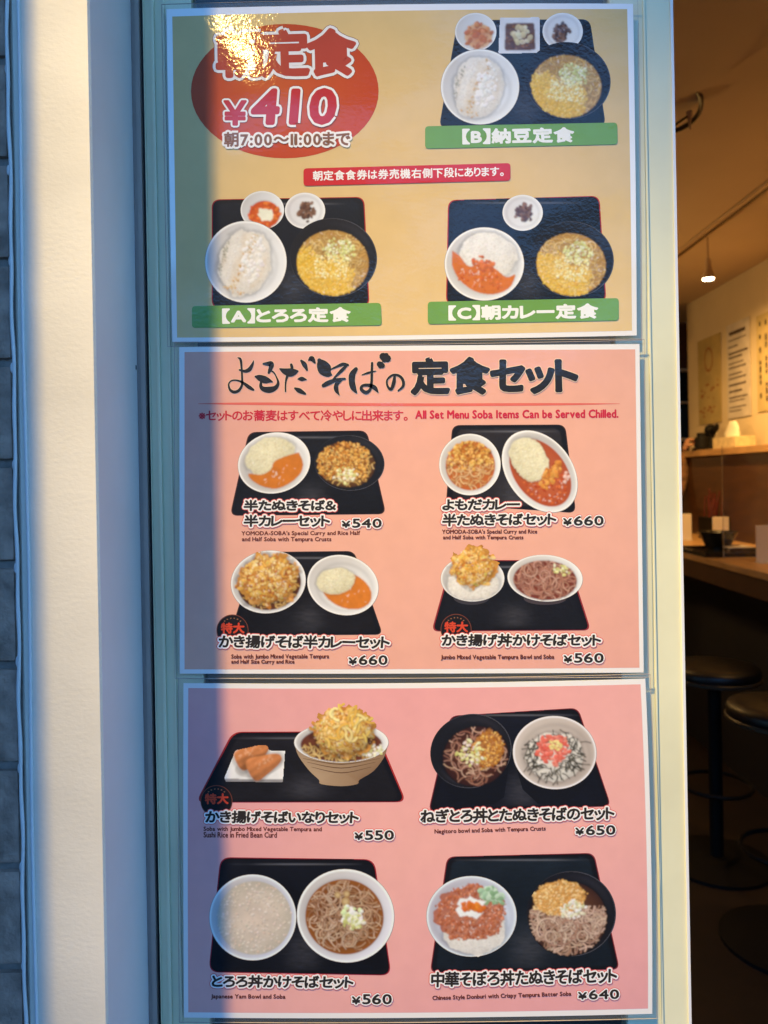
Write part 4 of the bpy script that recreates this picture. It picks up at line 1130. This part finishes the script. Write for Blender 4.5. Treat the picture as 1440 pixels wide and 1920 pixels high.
def e4(cv):
    cfan(cv, [(965, 1430), (1112, 1440), (1085, 1490), (1050, 1510), (1010, 1508), (980, 1480)], ink((18, 17, 20)))
    E = (1040, 1411, 79, 69, 4); C = wbowl(cv, E, .8, (2, 3), rim=(236, 222, 204), wall=(206, 186, 162), wall2=(196, 174, 150))
    riceheap(cv, (1039, 1418, 54, 46, 0), 340, [ink((230, 214, 186)), ink((214, 196, 164)), ink((240, 228, 206))], 48, .12)
    r = random.Random(12)
    for k in range(130):
        a = r.uniform(0, 2 * pi); q = r.uniform(.5, 1.0); x, y = 1039 + 56 * q * cos(a), 1412 + 46 * q * sin(a); h = r.uniform(0, pi); l = r.uniform(8, 20)
        if cv.ras is not None: cv.ras.strand([(a_, b_) for a_, b_, _ in smooth([(x, y, 0), (x + l * .5 * cos(h), y + l * .5 * sin(h) + r.uniform(-2, 2), 0), (x + l * cos(h), y + l * sin(h), 0)], 6)], 1.7, jit(ink((62, 56, 40)), r, .3), .8); continue
        stroke(cv, smooth([(x, y, 1.5), (x + l * .5 * cos(h), y + l * .5 * sin(h) + r.uniform(-2, 2), 1.6), (x + l * cos(h), y + l * sin(h), 1.1)], 3), jit(ink((62, 56, 40)), r, .3), False, cv.z + k * 1.2e-6)
    scatter(cv, (1037, 1404, 30, 28, 0), 200, [ink((232, 110, 84)), ink((220, 92, 70)), ink((242, 140, 112))], (2, 4.6), 1.3, None, 7, .08, .1)
    scatter(cv, (1041, 1397, 12, 9, 0), 40, [ink((240, 214, 130)), ink((226, 192, 104))], (1.5, 3), 1.4, None, 8, .08, .2)
d.part('bowl_picture', e4)
d = Dish(P3, 'lower left set: grated yam bowl and hot soba in a white bowl')
d.tray([(413, 1607), (702, 1611), (734, 1829), (391, 1823)], 20, (160, 34, 44), inner=(16, 16, 20))
def e5(cv):
    C = wbowl(cv, (474, 1720, 82, 81, 0), .85, (3, 1), rim=(236, 232, 232), wall2=(222, 216, 214))
    ell(cv, C, ink((224, 196, 162)), ink((196, 178, 146)))
    cv.ras.tone(.84 + .26 * vnoise(cv.ras.X, cv.ras.Y, 24, 9) + .06 * vnoise(cv.ras.X, cv.ras.Y, 3, 5, 2), cv.ras.emask(C)); scatter(cv, C, 340, [ink(c) for c in ((226, 200, 168), (216, 192, 158), (232, 210, 180), (222, 190, 154))], (1.2, 2.6), 1.3, None, 58, .02)
    gloss(cv, C, 60, 59, (246, 228, 204), (1, 2.4), .35)
d.part('bowl_picture', e5)
def e6(cv):
    C = wbowl(cv, (648, 1717, 92, 88, 12), .8, (-2, 2), soup=((70, 32, 16), (150, 84, 30)), rim=(240, 234, 232), wall2=(232, 222, 214))
    noodles(cv, (C[0], C[1], C[2] * .96, C[3] * .96, C[4]), 190, [ink((178, 132, 92)), ink((156, 108, 70)), ink((196, 154, 112)), ink((208, 172, 132))], ink((70, 30, 16)), 2.2, None, 68, (8, 26), (30, 90))
    for x, y, q in ((633, 1678, 6), (648, 1690, 8), (650, 1676, 6)):
        ell(cv, (x, y, q, q, 0), ink((214, 180, 120)), ink((170, 126, 70)))
    scatter(cv, (658, 1716, 22, 18, 10), 50, [ink((246, 242, 220)), ink((226, 230, 160)), WHT], (3, 6), 1.2, None, 69, .06, .2)
    scatter(cv, (662, 1728, 18, 16, 0), 40, green, (2, 4), 1.5, None, 70, .1, .2)
d.part('bowl_picture', e6)
d = Dish(P3, 'lower right set: minced meat and egg bowl with cold soba')
d.tray([(838, 1606), (1114, 1599), (1162, 1818), (806, 1824)], 15, (130, 40, 44), inner=(22, 28, 32))
def e7(cv):
    C = wbowl(cv, (884, 1718, 85, 76, 0), .86, (2, 2), rim=(226, 226, 236), wall=(196, 184, 178), wall2=(214, 214, 226))
    riceheap(cv, (888, 1738, 60, 52, 0), 420, rice, 78, .08)
    m_, d_ = heapmask(cv, (882, 1710, 66, 50, -4), 79, .2); cv.ras.over(m_ * .9, np.array(ink((176, 92, 54))) * (.75 + .5 * vnoise(cv.ras.X, cv.ras.Y, 6, 4))[..., None]); scatter(cv, (884, 1712, 66, 52, -4), 760, [ink(c) for c in ((200, 116, 74), (184, 96, 56), (214, 136, 94), (166, 84, 48), (194, 106, 66))], (1.2, 3.0), 1.4, None, 79, .10, .1); gloss(cv, (884, 1712, 60, 46, 0), 60, 79)
    scatter(cv, (922, 1679, 22, 14, 16), 60, [ink((170, 196, 150)), ink((196, 210, 170)), ink((140, 172, 120))], (3, 6), 1.4, None, 80, .08, .2)
    cfan(cv, blobpts(random.Random(4), 884, 1701, 29, 22, 0, 18), ink((240, 232, 226)), None)
    scatter(cv, (886, 1701, 24, 11, 10), 26, [ink((230, 130, 40)), ink((222, 108, 30))], (3, 6), 1.5, lambda u, v, r: abs(v) < .6, 5, .06)
d.part('bowl_picture', e7)
def e8(cv):
    C = bbowl(cv, (1071, 1713, 84, 80, 0), .86, (-6, 9), ((110, 66, 40), (60, 34, 24)))
    noodles(cv, C, 200, [ink((190, 148, 116)), ink((164, 120, 90)), ink((210, 172, 138))], ink((84, 48, 34)), 2.4, lambda u, v, r: v > -.35, 88, (9, 26), (30, 90))
    m_, d_ = heapmask(cv, (1048, 1684, 50, 32, -8), 89, .15); cv.ras.over(m_, np.array(ink((214, 150, 72))) * (.8 + .4 * vnoise(cv.ras.X, cv.ras.Y, 6, 4))[..., None]); scatter(cv, (1048, 1684, 50, 32, -8), 560, [ink(c) for c in ((236, 182, 104), (222, 160, 80), (244, 202, 132), (210, 144, 66))], (1.2, 2.8), 1.3, None, 89, .07, .1)
    scatter(cv, (1074, 1706, 22, 18, 0), 90, [ink((238, 222, 180)), ink((222, 210, 150)), ink((246, 236, 206))], (1.5, 3.4), 1.7, None, 90, .08, .2)
d.part('bowl_picture', e8)
names(P3, [('かき揚げそばいなりセット', (386, 672, 1520, 1542), .3), ('ねぎとろ丼とたぬきそばのセット', (789, 1151, 1518, 1543), -1.0),
           ('とろろ丼かけそばセット', (398, 662, 1828, 1850), .5), ('中華そぼろ丼たぬきそばセット', (809, 1156, 1823, 1850), -1.3)],
      [('¥550', (665, 738, 1557, 1574), 0), ('¥650', (1079, 1153, 1548, 1565), -.8), ('¥560', (660, 734, 1864, 1882), 0), ('¥640', (1084, 1160, 1856, 1873), -1)],
      [('Soba with Jumbo Mixed Vegetable Tempura and', (382, 603, 1550, 1560), .2), ('Sushi Rice in Fried Bean Curd', (382, 519, 1560, 1570), .2),
       ('Negitoro bowl and Soba with Tempura Crusts', (815, 1023, 1555, 1565), -1.6), ('Japanese Yam Bowl and Soba', (396, 535, 1864, 1874), .2),
       ('Chinese Style Donburi with Crispy Tempura Batter Soba', (811, 1071, 1867, 1877), -1.8)], (406, 1502, 30))

# ================================================================== SHOP INTERIOR
E_ = EYE
ZC = E_ - 0.405      # counter top
ZL = E_ + 0.137      # ledge top
# ledge and wooden dado
t = thing('wall_ledge', (2.1, 3, 0), 'wooden dado with a ledge along the side wall', 'ledge')
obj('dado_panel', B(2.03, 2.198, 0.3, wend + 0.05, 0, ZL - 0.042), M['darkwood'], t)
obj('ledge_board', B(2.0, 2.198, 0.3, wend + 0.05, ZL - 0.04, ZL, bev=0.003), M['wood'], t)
# counter
t = thing('counter', (1.75, 3, 0), 'light wooden bar counter with a dark brown fascia', 'counter')
obj('counter_top', B(1.5, 2.028, 0.5, 6.2, ZC - 0.03, ZC, bev=0.004), M['wood'], t)
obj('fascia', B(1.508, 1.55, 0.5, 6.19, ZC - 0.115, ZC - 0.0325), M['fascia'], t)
obj('front_panel', B(1.72, 1.75, 0.5, 6.19, 0.0, ZC - 0.0325), M['blackwall'], t)

# far wall with window, seen past the end of the side wall
t = thing('back_window', (2.4, 5.4, 0), 'dark window with pale crossbars beyond the end of the wall', 'window')
yb = 5.45
obj('window_wall', B(1.2, 3.2, yb, yb + 0.1, W(1275, 690, yb + DCAM).z, E_ + 1.2), M['darkwood'], t)
obj('pane', B(1.2, 3.2, yb + 0.05, yb + 0.06, 0.9, W(1275, 690, yb + DCAM).z - 0.001), mat('dark_glass', (0.006, 0.012, 0.012), 0.08), t)
for y_, h in ((694, 0.02), (755, 0.012), (824, 0.022)):
    zz = W(1276, y_, yb + DCAM).z
    obj('crossbar', B(1.2, 3.2, yb - 0.02, yb + 0.048, zz - h / 2, zz + h / 2), M['steel'], t)
obj('mullion', B(2.105, 2.118, yb - 0.015, yb + 0.045, 0.9, W(1275, 690, yb + DCAM).z - 0.012), M['steel'], t)

# notices on the side wall
def notice(pa, pb, ztop, zbot, col, label, kind):
    a, b = onX(*pa, 2.2), onX(*pb, 2.2)
    y0, y1 = b.y, a.y       # b is nearer
    t = thing('wall_notice', (2.195, (y0 + y1) / 2, (ztop + zbot) / 2), label, 'notice', 'notices on the side wall')
    obj('sheet', B(2.192, 2.195, y0, y1, zbot, ztop), mat('notice_paper', col, 0.4, var=0.12, vscale=12), t)
    bm = bmesh.new(); r = random.Random(kind)
    x = 2.1905
    if kind == 2:
        z = ztop - 0.05
        box(bm, x, x + .001, y0 + .05, y1 - .04, z - .022, z); z -= .05
        while z > zbot + 0.03:
            l = r.uniform(.45, .95); h = r.choice((.007, .009, .012)); yy = y1 - .03
            while yy > y1 - .03 - (y1 - y0 - .06) * l:
                q = r.uniform(.012, .045); box(bm, x, x + .001, yy - q, yy, z - h, z); yy -= q + .006
            z -= r.choice((.022, .026, .04))
        tag(obj('lettering', bm, mat('dark_print', (0.05, 0.025, 0.02), 0.6), t), kind='stuff')
    elif kind == 1:
        for k in range(26):
            a_ = 2 * pi * k / 26; cy_, cz_ = (y0 + y1) / 2, ztop - 0.15
            box(bm, x, x + .001, cy_ + .06 * cos(a_) - .007, cy_ + .06 * cos(a_) + .007, cz_ + .075 * sin(a_) - .007, cz_ + .075 * sin(a_) + .007)
        for k in range(22):
            zz = r.uniform(zbot + .04, ztop - .28); yy = r.uniform(y0 + .03, y1 - .06); box(bm, x, x + .001, yy, yy + r.uniform(.01, .05), zz, zz + .012)
        tag(obj('lettering', bm, mat('orange_print', (0.30, 0.10, 0.03), 0.6), t), kind='stuff')
    else:
        for cidx in range(4):
            yy = y1 - 0.035 - cidx * 0.07; z = ztop - 0.04
            while z > zbot + .06 + cidx * .02:
                q = r.uniform(.02, .04); box(bm, x, x + .001, yy - .018, yy, z - q, z); z -= q + r.choice((.008, .012, .05))
        tag(obj('lettering', bm, mat('black_print', (0.03, 0.02, 0.02), 0.6), t), kind='stuff')
notice((1310, 648), (1352, 630), E_ + 0.90, E_ + 0.32, (0.42, 0.32, 0.12), 'yellowish notice with a round orange drawing on the side wall', 1)
notice((1364, 618), (1407, 598), E_ + 0.92, E_ + 0.33, (0.55, 0.50, 0.46), 'white notice with many short lines of dark writing', 2)
notice((1420, 597), (1476, 560), E_ + 0.90, E_ + 0.34, (0.48, 0.38, 0.18), 'yellow notice with columns of large black writing', 3)

# track with a lit spotlight
XT = 1.64
t = thing('lighting_track', (XT, 3, E_ + 1.2), 'long dark lighting track fixed under the ceiling', 'track')
obj('rail', B(XT - 0.006, XT + 0.006, 0.6, 8.5, E_ + 1.185, E_ + 1.199), M['track'], t)
obj('rail_cover', B(XT - 0.028, XT - 0.0075, 0.6, 8.5, E_ + 1.188, E_ + 1.199), M['trackside'], t)
def head(px, py, label, lit=True):
    if isinstance(px, tuple): c = Vector(px)
    else: c = onX(px, py, XT)
    t = thing('track_spotlight', (c.x, c.y, E_ + 1.175), label, 'spotlight', 'spotlights on the ceiling track')
    bm = bmesh.new(); tube(bm, [(c.x, c.y, E_ + 1.175), (c.x, c.y, c.z + 0.10)], 0.005); obj('stem', bm, M['trackside'], t)
    bm = bmesh.new(); lathe(bm, [(0.012, 0.10), (0.018, 0.05), (0.030, 0.014), (0.030, 0.0), (0.028, 0.004)], (c.x, c.y, c.z), 24); obj('shade', bm, M['trackside'], t, smooth=False)
    bm = bmesh.new(); lathe(bm, [(0.027, 0.002), (0.025, -0.004), (0.012, -0.007)], (c.x, c.y, c.z), 24); obj('bulb', bm, M['bulb'], t)
    return c
c1_ = head(1328, 523, 'small lit spotlight hanging from the ceiling track')
c2_ = head((XT, 1.75, c1_.z), 0, 'lit spotlight on the track nearer to the doorway')
WARM = (1.0, 0.56, 0.17)
for i, c in enumerate((c1_, c2_)):
    spot('spotlight_light', c + Vector((0, 0, -0.02)), c + Vector((0.62, (0.6, 0.10)[i], -1)), (44, 30)[i], WARM, radians(105), 0.9, 0.03)
def fill_pendant(x, y, z, power, label):  # added lamp out of view, its point light fills the shop
    t = thing('fill_lamp', (x, y, E_ + 1.2), label, 'lamp', 'added fill lamps under the ceiling')
    bm = bmesh.new(); tube(bm, [(x, y, E_ + 1.199), (x, y, z + 0.09)], 0.006); obj('cord', bm, M['black'], t)
    bm = bmesh.new(); bmesh.ops.create_uvsphere(bm, u_segments=20, v_segments=12, radius=0.05, matrix=Matrix.Translation((x, y, z))); obj('globe', bm, M['bulb'], t, smooth=True)
    point('fill_light', (x, y, z - 0.08), power, WARM, 0.05)
fill_pendant(0.4, 3.4, E_ + 0.75, 9.5, 'added warm fill lamp, unseen, in the middle of the shop')
fill_pendant(0.2, 6.2, E_ + 0.75, 9.5, 'added warm fill lamp, unseen, deep in the shop')

# curved lamp ring under the ceiling
c = W(1252, 200, 2.50)
t = thing('ring_lamp', (c.x, c.y, E_ + 1.2), 'tilted dark metal ring hanging under the ceiling', 'lamp')
bm = bmesh.new(); n = 48; R1, R2 = 0.108, 0.097
tilt_ = Matrix.Rotation(radians(-22), 4, 'X') @ Matrix.Rotation(radians(14), 4, 'Y')
rings = []
for i in range(n):
    a = 2 * pi * i / n; tk = 0.0055 + 0.004 * (.5 + .5 * cos(a + .5))
    vv = [tilt_ @ Vector(((R1 - .006 + tk * .8 * cos(q)) * cos(a), (R1 - .006 + tk * .8 * cos(q)) * sin(a), tk * 1.3 * sin(q))) + c for q in [2 * pi * j / 8 for j in range(8)]]
    rings.append([bm.verts.new(v) for v in vv])
for i in range(n):
    a, b = rings[i], rings[(i + 1) % n]
    for j in range(8): bm.faces.new((a[j], a[(j + 1) % 8], b[(j + 1) % 8], b[j]))
obj('ring', bm, M['bronze'], t)
bm = bmesh.new(); e = W(1292, 216, 2.44); tube(bm, [W(1240, 252, 2.44), e], 0.004); obj('arm', bm, M['bronze'], t)
bm = bmesh.new(); tube(bm, [e + Vector((0, 0, .012)), W(1294, 243, 2.44)], [0.011, 0.002]); obj('clip', bm, M['trackside'], t)
bm = bmesh.new(); tube(bm, [c + Vector((-.09, 0, 0.02)), (c.x - .09, c.y, E_ + 1.199)], 0.004); obj('hanger', bm, M['bronze'], t)

# things on the ledge
def at_ledge(px, py, X): 
    p = onX(px, py, X); return p
p = at_ledge(1374, 828, 2.09)
t = thing('tissue_box', (p.x, p.y, ZL), 'cream tissue box with a tissue standing up on the ledge', 'tissue box')
obj('carton', B(p.x - .06, p.x + .06, p.y - .16, p.y + .14, ZL, ZL + 0.065, bev=.003), mat('cream_carton', (0.62, 0.50, 0.30), 0.5, var=.15, vscale=30), t)
bm = bmesh.new(); r = random.Random(4); prev = None
for k in range(6):
    zz = ZL + 0.066 + (k ** .8) * 0.026; wy = (0.10, .085, .075, .066, .052, .03)[k]; ring = []
    for j in range(12):
        a = 2 * pi * j / 12; q = 1 + r.uniform(-.18, .18)
        ring.append(bm.verts.new((p.x + .022 * q * cos(a) * (1 - k * .1), p.y + .01 - k * .004 + wy * q * sin(a), zz)))
    if prev:
        for j in range(12): bm.faces.new((prev[j], prev[(j + 1) % 12], ring[(j + 1) % 12], ring[j]))
    prev = ring
bm.faces.new(prev)
obj('tissue', bm, M['tissue'], t, smooth=True)
p = at_ledge(1316, 838, 2.05)
t = thing('sauce_pot', (p.x, p.y, ZL), 'squat black sauce pot on the ledge beside the tissue box', 'pot')
bm = bmesh.new(); lathe(bm, [(.060, 0), (.064, .008), (.045, .016), (.045, .075), (.040, .085)], (p.x, p.y, ZL)); obj('body', bm, M['black'], t)
bm = bmesh.new(); lathe(bm, [(.030, .087), (.030, .108), (.026, .112)], (p.x, p.y, ZL)); obj('lid', bm, M['black'], t)
p = at_ledge(1333, 834, 2.11)
t = thing('soy_bottle', (p.x, p.y, ZL), 'black bottle with a side spout behind the sauce pot', 'bottle')
bm = bmesh.new(); lathe(bm, [(.020, 0), (.024, .005), (.020, .08), (.030, .105), (.040, .125), (.034, .150), (.012, .165)], (p.x, p.y, ZL)); obj('body', bm, M['black'], t)
bm = bmesh.new(); tube(bm, [(p.x, p.y, ZL + .12), (p.x, p.y - .075, ZL + .135), (p.x, p.y - .10, ZL + .155)], [.02, .022, .012]); obj('spout', bm, M['black'], t)

# things on the counter
def cpt(px, py): return onZ(px, py, ZC - E_)
def box_thing(name, label, cat, px0, px1, py, h, depth, m, group=None, bev=.004):
    a, b = cpt(px0, py), cpt(px1, py)
    t_ = thing(name, ((a.x + b.x) / 2, a.y, ZC), label, cat, group)
    return t_, a, b
for px0, px1, py, h, label in ((1262, 1301, 1013, .155, 'white card stand next to the door edge'), (1338, 1371, 1020, .15, 'white card stand behind the black bowl'), (1420, 1452, 1056, .165, 'tall white card stand by the clear screen')):
    a, b = cpt(px0, py), cpt(px1, py)
    t = thing('card_stand', ((a.x + b.x) / 2, a.y, ZC), label, 'card stand', 'white card stands on the counter')
    obj('card', B(a.x, b.x, a.y + .004, a.y + .012, ZC + .004, ZC + h, bev=.003), M['card'], t)
    obj('foot', B(a.x + .003, b.x - .003, a.y - .02, a.y + .035, ZC, ZC + .0035), M['card'], t)
p = cpt(1346, 1032); p2 = cpt(1352, 1036)
t = thing('serving_tray', (p2.x, p2.y, ZC), 'black serving tray lying on the counter', 'tray')
obj('tray_floor', B(p2.x - .17, p2.x + .18, p2.y - .22, p2.y + .18, ZC, ZC + .008, bev=.003), M['bowlblack'], t)
for q in ((-.17, -.162, -.22, .18), (.172, .18, -.22, .18), (-.161, .171, -.22, -.212), (-.161, .171, .172, .18)):
    obj('tray_rim', B(p2.x + q[0], p2.x + q[1], p2.y + q[2], p2.y + q[3], ZC + .0085, ZC + .02), M['bowlblack'], t)
t = thing('noodle_bowl', (p.x, p.y, ZC + .009), 'black noodle bowl standing on the black tray', 'bowl')
bm = bmesh.new(); lathe(bm, [(.045, 0), (.045, .012), (.06, .016), (.098, .085), (.100, .088), (.094, .086), (.05, .03), (.01, .026)], (p.x, p.y, ZC + .009)); obj('bowl_body', bm, M['bowlblack'], t, smooth=False)
a = cpt(1392, 1036)
t = thing('paper_napkin', (a.x, a.y, ZC + .009), 'folded pale napkin on the tray by the bowl', 'napkin')
obj('sheet', B(a.x - .07, a.x + .05, a.y - .02, a.y + .12, ZC + .0225, ZC + .028), M['card'], t)
p = onX(1338, 1006, 1.965); p.z = ZC
t = thing('chopstick_box', (p.x, p.y, ZC), 'dark red chopstick holder against the wooden panel', 'chopstick holder')
obj('holder', B(p.x - .05, p.x + .055, p.y - .10, p.y + .10, ZC, ZC + .13, bev=.004), M['black'], t)
r = random.Random(6)
for k in range(12):
    yy = p.y - .085 + k * .0155; bm = bmesh.new()
    tube(bm, [(p.x + r.uniform(-.02, .02), yy, ZC + .131), (p.x + r.uniform(-.03, .03), yy + r.uniform(-.01, .01), ZC + .26 + r.uniform(-.02, .04))], .004, 6)
    obj('chopstick', bm, M['redwood'], t)
q = cpt(1358, 1049)
t = thing('acrylic_screen', (1.8, q.y, ZC), 'clear acrylic divider standing across the counter', 'divider')
obj('sheet', B(q.x, 2.025, q.y, q.y + .003, ZC + .001, ZC + .52), M['acrylic'], t)
obj('edge', B(q.x - .0022, q.x - .0003, q.y - .0005, q.y + .0035, ZC + .001, ZC + .52), mat('bright_acrylic_edge', (0.45, 0.36, 0.25), 0.2), t)

# stools
def stool(D, label, first=None):
    if first is None:
        x, y = 1.25, D - DCAM
        t = thing('bar_stool', (x, y, 0), label, 'stool', 'round black stools along the counter')
        bm = bmesh.new(); lathe(bm, [(.150, .70), (.165, .71), (.168, .74), (.160, .755), (.12, .762), (.02, .764)], (x, y, 0), 40); obj('seat', bm, M['leather'], t, smooth=True)
        bm = bmesh.new(); lathe(bm, [(.169, .706), (.1715, .708), (.1715, .718), (.169, .720)], (x, y, 0), 40); obj('seat_band', bm, M['bronze'], t)
        bm = bmesh.new(); lathe(bm, [(.025, .02), (.025, .70)], (x, y, 0), 20); obj('post', bm, M['black'], t)
        bm = bmesh.new(); lathe(bm, [(.20, 0.0), (.20, .012), (.05, .03)], (x, y, 0), 40); obj('base', bm, M['black'], t)
        bm = bmesh.new(); n = 28
        tube(bm, [(x + .13 * cos(2 * pi * i / n), y + .13 * sin(2 * pi * i / n), .30) for i in range(n + 1)], .008, 6); obj('foot_ring', bm, M['black'], t)
        return t
    t = first.copy(); COL.objects.link(t); t.location.y = D - DCAM; t['label'] = label
    for ch in first.children:
        c_ = ch.copy(); COL.objects.link(c_); c_.parent = t
    return t
s1 = stool(2.93, 'round black stool farther along the counter')
bpy.context.view_layer.update()
stool(2.42, 'round black stool nearest the doorway', s1)

# customer half hidden by the door edge, hand on the ledge
hx = onX(1284, 822, 2.02); yy = hx.y
body = thing('person', (1.31, yy, 0), 'person in a brown checked shirt reaching up to the ledge behind the door edge', 'person')
def skin(name, pts, edges, m, parent, sub=2):
    me = bpy.data.meshes.new(name); me.from_pydata([p[:3] for p in pts], edges, [])
    o = bpy.data.objects.new(name, me); COL.objects.link(o)
    md = o.modifiers.new('s', 'SKIN'); 
    for i, p in enumerate(pts): me.skin_vertices[0].data[i].radius = (p[3], p[4] if len(p) > 4 else p[3])
    me.skin_vertices[0].data[0].use_root = True
    s_ = o.modifiers.new('u', 'SUBSURF'); s_.levels = sub; s_.render_levels = sub
    dg = bpy.context.evaluated_depsgraph_get(); m2 = bpy.data.meshes.new_from_object(o.evaluated_get(dg))
    bpy.data.objects.remove(o)
    for p in m2.polygons: p.use_smooth = True
    m2.name = name; m2.materials.clear(); m2.materials.append(m)
    return link(name, m2, None, parent)
bx, by = 1.45, yy + 0.02
hz = ZL + 0.035
px_ = bx - .14       # hips stay clear of the counter, the chest leans over it
P_ = [(px_, by, .94, .14, .11), (px_ + .03, by, 1.12, .13, .10), (bx - .02, by, 1.37, .15, .12), (bx + .02, by, 1.43, .075, .075), (bx + .03, by, 1.49, .052, .052), (bx + .04, by, 1.56, .070, .075), (bx + .045, by, 1.645, .075, .085),
      (bx + .13, by - .02, 1.40, .058), (hx.x - .10, by, 1.26, .045), (hx.x - .03, yy, 1.44, .034), (hx.x - .01, yy, hz - .03, .024),
      (bx - .16, by + .02, 1.40, .058), (bx - .20, by - .02, 1.14, .042), (bx - .08, by - .16, 1.04, .03), (bx - .02, by - .22, 1.03, .028),
      (px_ + .09, by + .02, .86, .09), (px_ + .09, by, .48, .062), (px_ + .08, by, .09, .042), (px_ + .19, by, .035, .035),
      (px_ - .09, by + .02, .86, .09), (px_ - .08, by, .48, .062), (px_ - .09, by, .09, .042), (px_ + .02, by, .035, .035)]
Ed = [(0, 1), (1, 2), (2, 3), (3, 4), (4, 5), (5, 6), (2, 7), (7, 8), (8, 9), (9, 10), (2, 11), (11, 12), (12, 13), (13, 14), (0, 15), (15, 16), (16, 17), (17, 18), (0, 19), (19, 20), (20, 21), (21, 22)]
skin('body', P_, Ed, M['skin'], body)
def grow_(i, d): p = P_[i]; return tuple(p[:3]) + tuple(q + d for q in p[3:])
skin('shirt', [(px_, by, .88, .165, .135)] + [grow_(i, .014) for i in (1, 2)] + [grow_(7, .014), grow_(8, .014), grow_(9, .016), P_[10][:3] + (.036,)] + [grow_(11, .014), grow_(12, .014), grow_(13, .012)],
     [(0, 1), (1, 2), (2, 3), (3, 4), (4, 5), (5, 6), (2, 7), (7, 8), (8, 9)], M['plaid'], body)
skin('trousers', [grow_(i, .016) for i in (0, 15, 16, 17, 19, 20, 21)], [(0, 1), (1, 2), (2, 3), (0, 4), (4, 5), (5, 6)], M['trousers'], body)
bm = bmesh.new(); bmesh.ops.create_uvsphere(bm, u_segments=18, v_segments=12, radius=.105, matrix=Matrix.Translation((bx + .038, by, 1.665)) @ Matrix.Diagonal((.9, 1.0, .95, 1)))
bmesh.ops.delete(bm, geom=[v for v in bm.verts if (v.co.x > bx + .09 and v.co.z < 1.70) or v.co.z < 1.60], context='VERTS')
obj('hair', bm, M['hair'], body, smooth=True)
fx = bx + .128
for sy in (-1, 1):
    bm = bmesh.new(); bmesh.ops.create_uvsphere(bm, u_segments=10, v_segments=8, radius=.011, matrix=Matrix.Translation((fx - .018, by + sy * .030, 1.645))); obj('eye', bm, M['hair'], body, smooth=True)
    bm = bmesh.new(); bmesh.ops.create_uvsphere(bm, u_segments=12, v_segments=8, radius=.026, matrix=Matrix.Translation((bx + .04, by + sy * .080, 1.625)) @ Matrix.Diagonal((.7, .4, 1.15, 1))); obj('ear', bm, M['skin'], body, smooth=True)
bm = bmesh.new(); tube(bm, [(fx - .014, by, 1.640), (fx + .010, by, 1.605), (fx - .012, by, 1.595)], [.009, .013, .007]); obj('nose', bm, M['skin'], body, smooth=True)
bm = bmesh.new(); tube(bm, [(fx - .026, by - .022, 1.570), (fx - .014, by, 1.570), (fx - .026, by + .022, 1.570)], [.004, .006, .004]); obj('mouth', bm, mat('lips', (0.32, 0.12, 0.10), 0.5), body, smooth=True)
palm = Vector((hx.x - .008, yy, hz - .005))
hp = [(palm.x, palm.y, palm.z - .025, .022, .014), (palm.x + .012, palm.y, palm.z + .015, .030, .013), (palm.x + .02, palm.y, palm.z + .035, .028, .012)]
he = [(0, 1), (1, 2)]
for k, l in enumerate((.070, .078, .072, .056)):
    dy = (k - 1.5) * .017; i0 = len(hp)
    hp += [(palm.x + .035, palm.y + dy, palm.z + .050, .0085), (palm.x + .035 + l * .5, palm.y + dy, palm.z + .045, .0078), (palm.x + .035 + l * .85, palm.y + dy, palm.z + .012, .0068)]
    he += [(2, i0), (i0, i0 + 1), (i0 + 1, i0 + 2)]
i0 = len(hp); hp += [(palm.x + .02, palm.y - .038, palm.z + .012, .009), (palm.x + .05, palm.y - .046, palm.z + .012, .008)]; he += [(1, i0), (i0, i0 + 1)]
skin('hand', hp, he, M['skin'], body)
